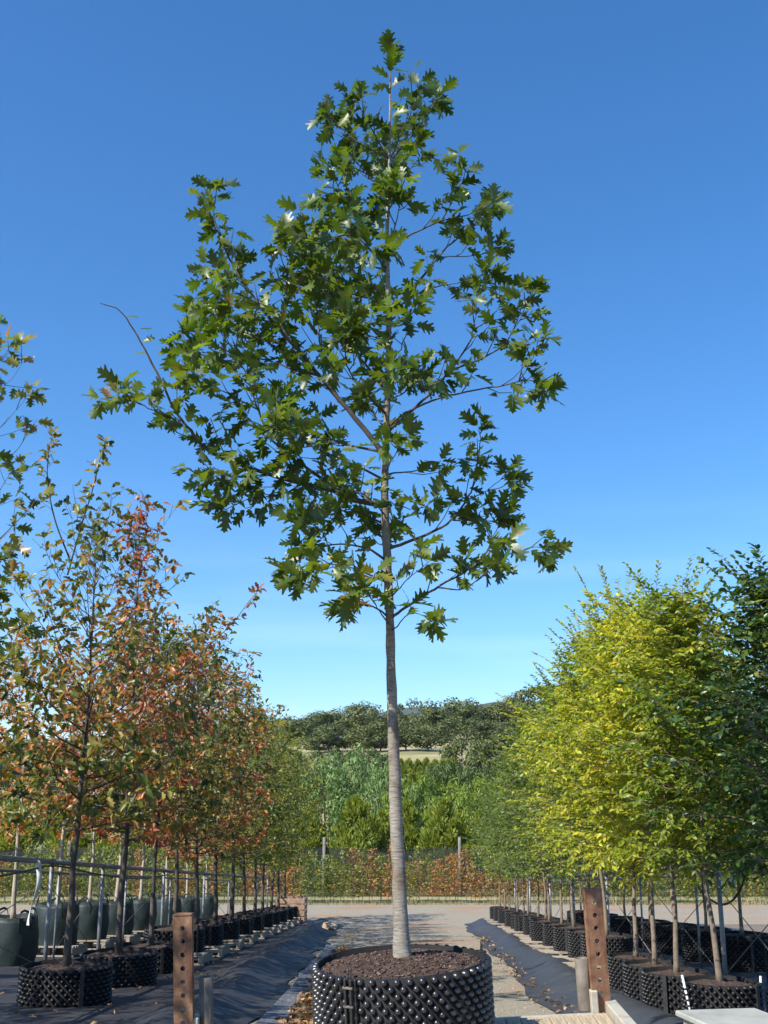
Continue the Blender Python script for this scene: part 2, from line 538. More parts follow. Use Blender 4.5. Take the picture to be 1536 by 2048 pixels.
M['sap_green'] = leaf_mat('sapling_green_leaf', [(0.0, (0.0931, 0.16, 0.0378)), (0.5, (0.202, 0.254, 0.054)), (0.8, (0.265, 0.254, 0.0473)), (1, (0.435, 0.27, 0.0675))], 0.4, 0.5, 0.7, 0.5, 1.0, (1.4, 1.4, 0.8))
M['sap_tan'] = leaf_mat('sapling_tan_leaf', [(0.0, (0.162, 0.135, 0.0405)), (0.5, (0.351, 0.216, 0.0675)), (1, (0.513, 0.311, 0.121))], 0.4, 0.5, 0.7, 0.5, 1.0, (1.4, 1.4, 0.8))
M['cyp_lime'] = leaf_mat('lime_cypress_foliage', [(0.0, (0.12, 0.17, 0.022)), (0.5, (0.21, 0.26, 0.026)), (1, (0.32, 0.34, 0.035))], 0.32, 0.6, 0.4, 0.5, 0.8, (1.4, 1.4, 0.6))
M['cyp_dark'] = leaf_mat('dark_conifer_foliage', [(0.0, (0.0375, 0.0743, 0.018)), (0.5, (0.065, 0.111, 0.022)), (1, (0.1, 0.149, 0.028))], 0.15, 0.6, 0.4, 0.5, 0.8, (1.4, 1.4, 0.6))
M['cyp_mid'] = leaf_mat('mid_conifer_foliage', [(0.0, (0.0875, 0.156, 0.022)), (0.5, (0.163, 0.234, 0.026)), (1, (0.25, 0.305, 0.032))], 0.3, 0.6, 0.4, 0.5, 0.8, (1.4, 1.4, 0.6))
M['willow'] = leaf_mat('grey_green_foliage', [(0.0, (0.0945, 0.162, 0.048)), (0.5, (0.147, 0.234, 0.068)), (1, (0.21, 0.3, 0.08))], 0.25, 0.6, 0.25, 0.5, 0.8, (1.3, 1.4, 0.8))
M['gum'] = leaf_mat('gum_foliage', [(0.0, (0.0495, 0.0713, 0.018)), (0.5, (0.0902, 0.115, 0.026)), (1, (0.143, 0.149, 0.036))], 0.15, 0.6, 0.07, 0.6, 0.7, (1.2, 1.3, 0.8))
M['litter'] = leaf_mat('fallen_leaf', [(0.0, (0.10, 0.045, 0.02)), (0.5, (0.25, 0.13, 0.05)), (1, (0.42, 0.27, 0.12))], 0.1, 0.7, 1, 0.3, 1.0)
M['dry_grass'] = leaf_mat('dry_grass', [(0.0, (0.15, 0.14, 0.05)), (0.5, (0.30, 0.25, 0.12)), (1, (0.42, 0.36, 0.20))], 0.3, 0.7, 0.3, 0.6, 0.8, (1.1, 1.1, 0.9))

# ground: nursery soil near, pasture beyond the road
m, nt, b = new_mat('ground')
N, Lk = nt.nodes, nt.links
g = N.new('ShaderNodeNewGeometry')
sep = N.new('ShaderNodeSeparateXYZ')
Lk.new(g.outputs['Position'], sep.inputs[0])
mr = N.new('ShaderNodeMapRange')
mr.inputs['From Min'].default_value = 56
mr.inputs['From Max'].default_value = 61
Lk.new(sep.outputs['Y'], mr.inputs['Value'])
n1 = N.new('ShaderNodeTexNoise')
n1.inputs['Scale'].default_value = 6
n1.inputs['Detail'].default_value = 8
Lk.new(g.outputs['Position'], n1.inputs['Vector'])
r1 = ramp(nt, [(0.3, (0.10, 0.075, 0.055)), (0.7, (0.24, 0.19, 0.14))])
Lk.new(n1.outputs['Fac'], r1.inputs['Fac'])
n2 = N.new('ShaderNodeTexNoise')
n2.inputs['Scale'].default_value = 0.035
n2.inputs['Detail'].default_value = 9
n2.inputs['Roughness'].default_value = 0.7
Lk.new(g.outputs['Position'], n2.inputs['Vector'])
r2 = ramp(nt, [(0.32, (0.12, 0.145, 0.045)), (0.46, (0.22, 0.21, 0.08)), (0.56, (0.35, 0.29, 0.14)), (0.7, (0.42, 0.35, 0.20))])
Lk.new(n2.outputs['Fac'], r2.inputs['Fac'])
mg = N.new('ShaderNodeMix')
mg.data_type = 'RGBA'
Lk.new(mr.outputs['Result'], mg.inputs['Factor'])
Lk.new(r1.outputs['Color'], mg.inputs['A'])
Lk.new(r2.outputs['Color'], mg.inputs['B'])
Lk.new(mg.outputs['Result'], b.inputs['Base Color'])
b.inputs['Roughness'].default_value = 1.0
bp = N.new('ShaderNodeBump')
bp.inputs['Strength'].default_value = 0.4
Lk.new(n1.outputs['Fac'], bp.inputs['Height'])
Lk.new(bp.outputs['Normal'], b.inputs['Normal'])
M['ground'] = m

# gravel with orange clay patches
m, nt, b = new_mat('gravel_road')
N, Lk = nt.nodes, nt.links
g = N.new('ShaderNodeNewGeometry')
n1 = N.new('ShaderNodeTexNoise')
n1.inputs['Scale'].default_value = 14
n1.inputs['Detail'].default_value = 10
n1.inputs['Roughness'].default_value = 0.75
r1 = ramp(nt, [(0.3, (0.165, 0.14, 0.10)), (0.5, (0.28, 0.245, 0.18)), (0.72, (0.40, 0.36, 0.275))])
n2 = N.new('ShaderNodeTexNoise')
n2.inputs['Scale'].default_value = 0.32
n2.inputs['Detail'].default_value = 6
r2 = ramp(nt, [(0.50, (0, 0, 0)), (0.68, (1, 1, 1))])
r3 = ramp(nt, [(0.3, (0.22, 0.13, 0.075)), (0.7, (0.42, 0.27, 0.16))])
mg = N.new('ShaderNodeMix')
mg.data_type = 'RGBA'
for n_ in (n1, n2):
    Lk.new(g.outputs['Position'], n_.inputs['Vector'])
Lk.new(n1.outputs['Fac'], r1.inputs['Fac'])
Lk.new(n2.outputs['Fac'], r2.inputs['Fac'])
Lk.new(n1.outputs['Fac'], r3.inputs['Fac'])
Lk.new(r2.outputs['Color'], mg.inputs['Factor'])
Lk.new(r1.outputs['Color'], mg.inputs['A'])
Lk.new(r3.outputs['Color'], mg.inputs['B'])
Lk.new(mg.outputs['Result'], b.inputs['Base Color'])
b.inputs['Roughness'].default_value = 0.95
bp = N.new('ShaderNodeBump')
bp.inputs['Strength'].default_value = 0.7
bp.inputs['Distance'].default_value = 0.04
Lk.new(n1.outputs['Fac'], bp.inputs['Height'])
Lk.new(bp.outputs['Normal'], b.inputs['Normal'])
M['road'] = m

M['mountain'] = mat_noise('mountain_forest', [(0.3, (0.030, 0.045, 0.034)), (0.7, (0.06, 0.078, 0.05))], 0.02, 8, 1.0, 0.0, coord='World')

# shade cloth: woven dark net that lets some light and view through
m, nt, b = new_mat('shade_cloth')
N, Lk = nt.nodes, nt.links
b.inputs['Base Color'].default_value = (0.018, 0.022, 0.022, 1)
b.inputs['Roughness'].default_value = 0.9
tp = N.new('ShaderNodeBsdfTransparent')
sh = N.new('ShaderNodeMixShader')
sh.inputs[0].default_value = 0.28
Lk.new(b.outputs[0], sh.inputs[1])
Lk.new(tp.outputs[0], sh.inputs[2])
Lk.new(sh.outputs[0], N.get('Material Output').inputs['Surface'])
M['net'] = m

# ------------------------------------------------------------------ the setting


def grid_mesh(xs, ys, zf, name, mat, smooth=True):
    X, Y = np.meshgrid(xs, ys)
    Z = zf(X, Y)
    V = np.stack([X, Y, Z], -1).reshape(-1, 3)
    nx, ny = len(xs), len(ys)
    i = np.arange((ny - 1) * (nx - 1))
    r, c = i // (nx - 1), i % (nx - 1)
    a = r * nx + c
    Fc = np.stack([a, a + 1, a + nx + 1, a + nx], 1)
    me = bpy.data.meshes.new(name)
    me.from_pydata(V.tolist(), [], Fc.tolist())
    if smooth:
        me.polygons.foreach_set('use_smooth', np.ones(len(me.polygons), bool))
    me.materials.append(mat)
    me.update()
    return me


xs = np.unique(np.concatenate([np.linspace(-3500, -200, 12), np.linspace(-200, 200, 81), np.linspace(200, 3500, 12)]))
ys = np.unique(np.concatenate([np.linspace(-400, 0, 8), np.linspace(0, 120, 49), np.linspace(120, 460, 60), np.linspace(460, 4000, 16), _gy]))
tag(link('ground', grid_mesh(xs, ys, G, 'ground', M['ground'])), 'sloping nursery ground running into pasture and rising fields', 'ground', kind='structure')

# gravel: the aisle between the rows and the cross road beyond them
o = link('gravel_aisle', grid_mesh(np.linspace(-2.6, 3.6, 14), np.linspace(-2, 46, 49), lambda x, y: G(x, y) + 0.012, 'gravel_aisle', M['road']))
tag(o, 'pale gravel aisle between the two rows of potted trees', 'gravel', kind='structure')
o = link('gravel_road', grid_mesh(np.linspace(-60, 60, 61), np.array([46.0, 49, 53, 57, 60.0]), lambda x, y: G(x, y) + 0.012 + 0.0 * x, 'gravel_road', M['road']))
tag(o, 'gravel road crossing beyond the ends of the rows', 'road', kind='structure')


def wob(x, y, s):
    return (np.sin(x * 3.1 * s + y * 1.7 * s) + np.sin(x * 1.3 * s - y * 2.9 * s + 1.7) + np.sin(y * 4.7 * s + 0.4 * x)) / 3


def mat_left(x, y):
    e = -1.15 - 0.016 * (y - 13) + 0.10 * np.sin(y * 0.9) + 0.06 * np.sin(y * 2.3)
    xx = x + e                       # x given relative to the edge (0 at edge, negative outward)
    h = 0.20 * np.exp(-((x + 0.85) / 0.38) ** 2) + 0.028 * wob(x, y, 2.0) * np.exp(-((x + 0.7) / 0.9) ** 2) + 0.016 * wob(x * 2, y, 4.2) * np.exp(-((x + 0.6) / 0.7) ** 2)
    return xx, h


def mat_sheet(name, sgn, mat, ys_, edge):
    u = np.unique(np.concatenate([np.linspace(0, 2.2, 45), np.linspace(2.2, 9.5, 12)]))
    U, Y = np.meshgrid(u, ys_)
    E = edge(Y)
    X = E + sgn * U
    h = 0.22 * np.exp(-((U - 0.75) / 0.36) ** 2) * (0.85 + 0.15 * np.sin(Y * 0.7))
    wr = np.exp(-((U - 0.6) / 0.8) ** 2)
    h = h + 0.018 * wob(X, Y, 2.2) * wr + 0.010 * wob(X * 1.7, Y, 5.0) * wr + 0.006 * np.abs(wob(X, Y * 1.3, 1.3))
    Z = G(X, Y) + 0.024 + np.maximum(h, 0)
    V = np.stack([X, Y, Z], -1).reshape(-1, 3)
    nx, ny = len(u), len(ys_)
    i = np.arange((ny - 1) * (nx - 1))
    r, c = i // (nx - 1), i % (nx - 1)
    a = r * nx + c
    Fc = np.stack([a, a + 1, a + nx + 1, a + nx], 1)
    me = bpy.data.meshes.new(name)
    me.from_pydata(V.tolist(), [], Fc.tolist())
    me.polygons.foreach_set('use_smooth', np.ones(len(me.polygons), bool))
    me.materials.append(mat)
    return link(name, me)


edgeL = lambda y: -1.33 - 0.010 * (y - 13) + 0.09 * np.sin(y * 0.9) + 0.05 * np.sin(y * 2.3 + 1)
edgeR = lambda y: 2.0 + 0.036 * (y - 15) + 0.09 * np.sin(y * 0.55 + 2) + 0.04 * np.sin(y * 1.9)
ysm = np.linspace(4, 46.2, 240)
tag(mat_sheet('weed_mat', -1, M['mat_l_shaded'], ysm, edgeL), 'shade-darkened weed mat with a rolled edge under the autumn tree row', 'weed mat', kind='structure')
tag(mat_sheet('weed_mat', 1, M['mat_r'], ysm, edgeR), 'smooth black weed mat with a rolled edge under the golden tree row', 'weed mat', kind='structure')

# far mountain


def mount(x, y):
    k = np.clip(1 - np.abs(y - 2600) / 900, 0, 1)
    crest = 190 + 0.085 * np.clip(x - 93, -700, 330) + 4 * np.sin(x * 0.013 + 0.4) + 3 * np.sin(x * 0.03) + 2.5 * np.sin(x * 0.075 + y * 0.01) + 1.6 * np.sin(x * 0.19)
    crest = crest * np.exp(-(np.clip(np.abs(x - 400) - 900, 0, None) / 900) ** 2)
    return 15 + crest * (k * k * (3 - 2 * k)) * 1.0


tag(link('mountain', grid_mesh(np.linspace(-2600, 3200, 240), np.linspace(1750, 3400, 34), mount, 'mountain', M['mountain'])), 'forested blue mountain behind the gum tree ridge', 'mountain', kind='structure')

# ------------------------------------------------------------------ leaf shapes


def leaf_oak():
    """pointed-lobed oak leaf, length 1 along x, petiole included"""
    s = [0.14, 0.34, 0.56, 0.77, 1.0]
    sin_w = [0.03, 0.11, 0.135, 0.10, 0.0]
    lobes = [[(0.26, 0.17), (0.34, 0.20), (0.33, 0.13)],
             [(0.46, 0.22), (0.55, 0.33), (0.60, 0.31), (0.56, 0.20)],
             [(0.70, 0.22), (0.80, 0.32), (0.845, 0.29), (0.79, 0.16)],
             [(0.87, 0.13), (0.93, 0.15), (0.91, 0.07)]]
    V = [(0, 0.006, 0), (0, -0.006, 0)]
    Fc = []
    zc = lambda x, y: -0.10 * (x - 0.45) ** 2 + 0.18 * abs(y) - 0.55 * y * y
    sp_i = []
    for x in s:
        sp_i.append(len(V))
        V.append((x, 0, zc(x, 0)))
    for sg in (1, -1):
        si = []
        for x, w in zip(s, sin_w):
            if w == 0:
                si.append(sp_i[-1])
            else:
                si.append(len(V))
                V.append((x, sg * w, zc(x, w)))
        for k in range(4):
            li = []
            for (x, w) in lobes[k]:
                li.append(len(V))
                V.append((x, sg * w, zc(x, w) + (0.02 if w > 0.25 else 0)))
            f = [sp_i[k], si[k]] + li + ([si[k + 1]] if k < 3 else []) + [sp_i[k + 1]]
            if sg > 0:
                f = f[::-1]
            Fc.append(tuple(f))
    Fc.append((1, sp_i[0], 0))
    return np.array(V), Fc


def leaf_lobed():
    """smaller wavy-edged leaf"""
    s = [0.08, 0.38, 0.68, 1.0]
    wv = [0.02, 0.15, 0.17, 0]
    lb = [(0.27, 0.21), (0.55, 0.27), (0.86, 0.17)]
    zc = lambda x, y: -0.22 * (x - 0.4) ** 2 + 0.45 * abs(y)
    V = [(0, 0, 0)]
    Fc = []
    spn = []
    for x in s:
        spn.append(len(V))
        V.append((x, 0, zc(x, 0)))
    for sg in (1, -1):
        si = []
        for x, w in zip(s, wv):
            if w == 0:
                si.append(spn[-1])
            else:
                si.append(len(V))
                V.append((x, sg * w, zc(x, w)))
        for k in range(3):
            li = len(V)
            V.append((lb[k][0], sg * lb[k][1], zc(*lb[k])))
            f = [spn[k], si[k], li] + ([si[k + 1]] if k < 2 else []) + [spn[k + 1]]
            if sg > 0:
                f = f[::-1]
            Fc.append(tuple(f))
    Fc.append((0, spn[0], 5 + 0))
    Fc.pop()
    return np.array(V), Fc


def leaf_ellip(w=0.24):
    V = np.array([(0, 0, 0), (0.3, w, 0.05), (0.7, w * 0.85, 0.02), (1, 0, -0.10), (0.7, -w * 0.85, 0.02), (0.3, -w, 0.05), (0.3, 0, 0), (0.7, 0, -0.03)])
    Fc = [(0, 6, 1), (6, 7, 2, 1), (7, 3, 2), (0, 5, 6), (5, 4, 7, 6), (4, 3, 7)]
    return V, Fc


def leaf_quad(w=0.4):
    V = np.array([(0, 0, 0), (0.5, w, 0.08), (1, 0, 0), (0.5, -w, 0.08)])
    return V, [(0, 2, 1), (0, 3, 2)]


LV_OAK = leaf_oak()
LV_LOB = leaf_lobed()
LV_ELL = leaf_ellip()
LV_Q = leaf_quad(0.42)
LV_N = leaf_quad(0.16)


def warp(tpl, seed):
    """a bent and twisted variant of a leaf"""
    r = random.Random(seed)
    V = tpl[0].copy()
    bx, tw, cy = r.uniform(-0.5, 0.15), r.uniform(-0.7, 0.7), r.uniform(-0.25, 0.5)
    V[:, 2] += bx * V[:, 0] ** 2 * 0.5 + cy * np.abs(V[:, 1]) * 0.8
    a = tw * V[:, 0]
    y, z = V[:, 1].copy(), V[:, 2].copy()
    V[:, 1] = y * np.cos(a) - z * np.sin(a)
    V[:, 2] = y * np.sin(a) + z * np.cos(a)
    V[:, 1] += r.uniform(-0.12, 0.12) * V[:, 0] ** 2
    V[:, 1] *= r.uniform(0.85, 1.15)
    return V, tpl[1]


def leaf_meshes(tpl, mat, n, name='leaf'):
    out = []
    for i in range(n):
        V, Fc = warp(tpl, i * 7 + 1)
        me = bpy.data.meshes.new(name)
        me.from_pydata(V.tolist(), [], Fc)
        me.materials.append(mat)
        me.polygons.foreach_set('use_smooth', np.ones(len(me.polygons), bool))
        out.append(me)
    return out


CAMP = np.array((0, 0, CAM_Z))


def proj(P):
    """photo pixel of world points (used only to pick which leaves show largest)"""
    d = P - CAMP
    dep = d[:, 1] * cp + d[:, 2] * sp
    up = -d[:, 1] * sp + d[:, 2] * cp
    return 768 + F_PX * d[:, 0] / dep, 1024 - F_PX * up / dep, dep


def put_leaves(root, tpl, mat, Mx, T, nsingle, origin, rotz=0.0, nvar=6, smooth=True):
    """up to nsingle leaves that show largest become objects of their own, the rest one crown mesh"""
    N_ = len(T)
    rng = np.random.default_rng(N_)
    single = np.zeros(N_, bool)
    if nsingle:
        c, s_ = math.cos(rotz), math.sin(rotz)
        Wp = T @ np.array([[c, s_, 0], [-s_, c, 0], [0, 0, 1]]) + np.array(origin)
        px, py, dep = proj(Wp)
        inside = (px > 5) & (px < 1531) & (py > 5) & (py < 2043)
        size = np.linalg.norm(Mx[:, :, 0], axis=1) / dep
        key = np.where(inside, size, -1)
        idx = np.argsort(-key)[:nsingle]
        idx = idx[key[idx] > 0]
        single[idx] = True
        vs = leaf_meshes(tpl, mat, nvar)
        for i in idx:
            o_ = bpy.data.objects.new('leaf', vs[int(i) % nvar])
            o_.parent = root
            mm_ = Matrix.Identity(4)
            for a in range(3):
                for b_ in range(3):
                    mm_[a][b_] = Mx[i, a, b_]
                mm_[a][3] = T[i, a]
            o_.matrix_basis = mm_
            COL.objects.link(o_)
    rest = ~single
    if rest.any():
        k = nvar
        ids = np.where(rest)[0]
        mb_v = []
        # split over a few warped variants, then joined
        me = None
        bmj = []
        for j in range(k):
            sel = ids[ids % k == j]
            if len(sel):
                bmj.append((warp(tpl, j * 7 + 1), sel))
        me = join_inst('crown', bmj, Mx, T, mat, smooth)
        o_ = link('crown', me, root)
        o_['kind'] = 'stuff'
        return o_


def join_inst(name, groups, Mx, T, mat, smooth):
    Vs, Ls, Ts = [], [], []
    off = 0
    for (tpl, sel) in groups:
        V0, F0 = tpl
        V = np.einsum('nij,kj->nki', Mx[sel], V0) + T[sel][:, None, :]
        loops = np.concatenate([np.array(f) for f in F0])
        tot = np.array([len(f) for f in F0])
        n = len(sel)
        L = (loops[None, :] + (np.arange(n) * len(V0))[:, None]).ravel() + off
        Vs.append(V.reshape(-1, 3))
        Ls.append(L)
        Ts.append(np.tile(tot, n))
        off += n * len(V0)
    V = np.concatenate(Vs)
    L = np.concatenate(Ls)
    tot = np.concatenate(Ts)
    st = np.concatenate([[0], np.cumsum(tot)[:-1]])
    me = bpy.data.meshes.new(name)
    me.vertices.add(len(V))
    me.vertices.foreach_set('co', V.astype(np.float32).ravel())
    me.loops.add(len(L))
    me.loops.foreach_set('vertex_index', L.astype(np.int32))
    me.polygons.add(len(tot))
    me.polygons.foreach_set('loop_start', st.astype(np.int32))
    me.update(calc_edges=True)
    if smooth:
        me.polygons.foreach_set('use_smooth', np.ones(len(me.polygons), bool))
    me.materials.append(mat)
    return me


def rot_about(v, axis, ang):
    axis = axis / (np.linalg.norm(axis) + 1e-9)
    return v * math.cos(ang) + np.cross(axis, v) * math.sin(ang) + axis * np.dot(axis, v) * (1 - math.cos(ang))


def unit(v):
    return v / (np.linalg.norm(v) + 1e-9)


class Leaves:
    def __init__(self):
        self.p, self.d, self.n, self.s = [], [], [], []

    def add(self, p, d, n, s):
        self.p.append(p)
        self.d.append(d)
        self.n.append(n)
        self.s.append(s)

    def arrays(self):
        return frames(np.array(self.d), np.array(self.n), np.array(self.s)), np.array(self.p)


def interp_poly(P, t):
    P = np.asarray(P)
    seg = np.linalg.norm(np.diff(P, axis=0), axis=1)
    c = np.concatenate([[0], np.cumsum(seg)])
    x = t * c[-1]
    p = np.array([np.interp(x, c, P[:, k]) for k in range(3)])
    i = min(len(seg) - 1, int(np.searchsorted(c, x, 'right')) - 1)
    return p, unit(P[i + 1] - P[i]), c[-1]


def smooth_poly(P, n):
    """Catmull-Rom resample"""
    P = np.asarray(P, float)
    Q = np.vstack([2 * P[0] - P[1], P, 2 * P[-1] - P[-2]])
    out = []
    m_ = len(P) - 1
    for t in np.linspace(0, m_, n):
        i = min(int(t), m_ - 1)
        u = t - i
        a, b_, c, d = Q[i], Q[i + 1], Q[i + 2], Q[i + 3]
        out.append(0.5 * (2 * b_ + (c - a) * u + (2 * a - 5 * b_ + 4 * c - d) * u * u + (3 * b_ - a - 3 * c + d) * u ** 3))
    return np.array(out)


def whorl(rng, L, p, td, size, n_side, n_tip, tw, droop=0.25, nrm=0.75):
    """leaves alternate along a twig and crowd at its tip"""
    up = np.array((0, 0, 1.0))
    for k in range(n_side):
        f = 0.25 + 0.6 * (k + rng.uniform(0, 0.6)) / max(1, n_side)
        q, dd, _ = interp_poly(tw, min(f, 1))
        ax = rot_about(unit(np.cross(dd, up) + 1e-3), dd, rng.uniform(0, 2 * math.pi))
        d = unit(dd * rng.uniform(0.3, 0.8) + ax * 1.0 + np.array((0, 0, -droop * rng.uniform(0, 2))))
        L.add(q, d, unit(up * nrm + rng.normal(0, 0.5, 3)), size * rng.uniform(0.65, 1.1))
    for k in range(n_tip):
        a = 2 * math.pi * (k + rng.uniform(-0.3, 0.3)) / n_tip
        ax = rot_about(unit(np.cross(td, up) + 1e-3), td, a)
        d = unit(td * rng.uniform(0.35, 0.9) + ax + np.array((0, 0, -droop * rng.uniform(0, 2))))
        L.add(tw[-1] - td * rng.uniform(0, 0.03), d, unit(up * nrm + rng.normal(0, 0.5, 3)), size * rng.uniform(0.75, 1.15))


# ------------------------------------------------------------------ the tall oak in the big pot on the trailer
TY = 7.6
oak_px = [(808, 1950), (806, 1925), (804, 1905), (802, 1860), (799, 1790), (795, 1700), (791, 1600), (788, 1500), (783, 1380), (780, 1260), (776, 1150), (771, 1050), (770, 950), (773, 850), (776, 750), (778, 650), (776, 560), (774, 470), (777, 380), (779, 300), (780, 200), (781, 100)]
oak_w = [52, 46, 40, 35, 31, 28.5, 27, 25, 21.5, 19.5, 18.5, 17, 15.5, 13.5, 12.5, 11.5, 10, 8.5, 7, 5.5, 4, 2]
base = W(805, 1913, TY)
oak = tag(empty('oak_tree', base), 'tall slender green oak standing in the big dimpled pot on the trailer', 'tree')


def to_local(P):
    return np.asarray(P) - base


trunk = np.array([W(x, y, TY) for x, y in oak_px])
tdep = np.array([proj(p[None])[2][0] for p in trunk])
trad = np.array(oak_w) * 0.92 / 2 / F_PX * tdep
tp = smooth_poly(trunk, 90)
tr_ = np.interp(np.linspace(0, 1, 90), np.linspace(0, 1, len(trad)), trad)
rngT = np.random.default_rng(3)
bumpy = 1 + 0.05 * np.sin(np.arange(90) * 1.9) + rngT.normal(0, 0.02, 90)
tr_ = tr_ * bumpy
tp = tp + np.stack([rngT.normal(0, 0.0013, 90), rngT.normal(0, 0.0013, 90), np.zeros(90)], 1)
V, Fc = tube(to_local(tp), tr_, 14)
MB().add(V, Fc).build('trunk', M['oak_bark'], oak, True)

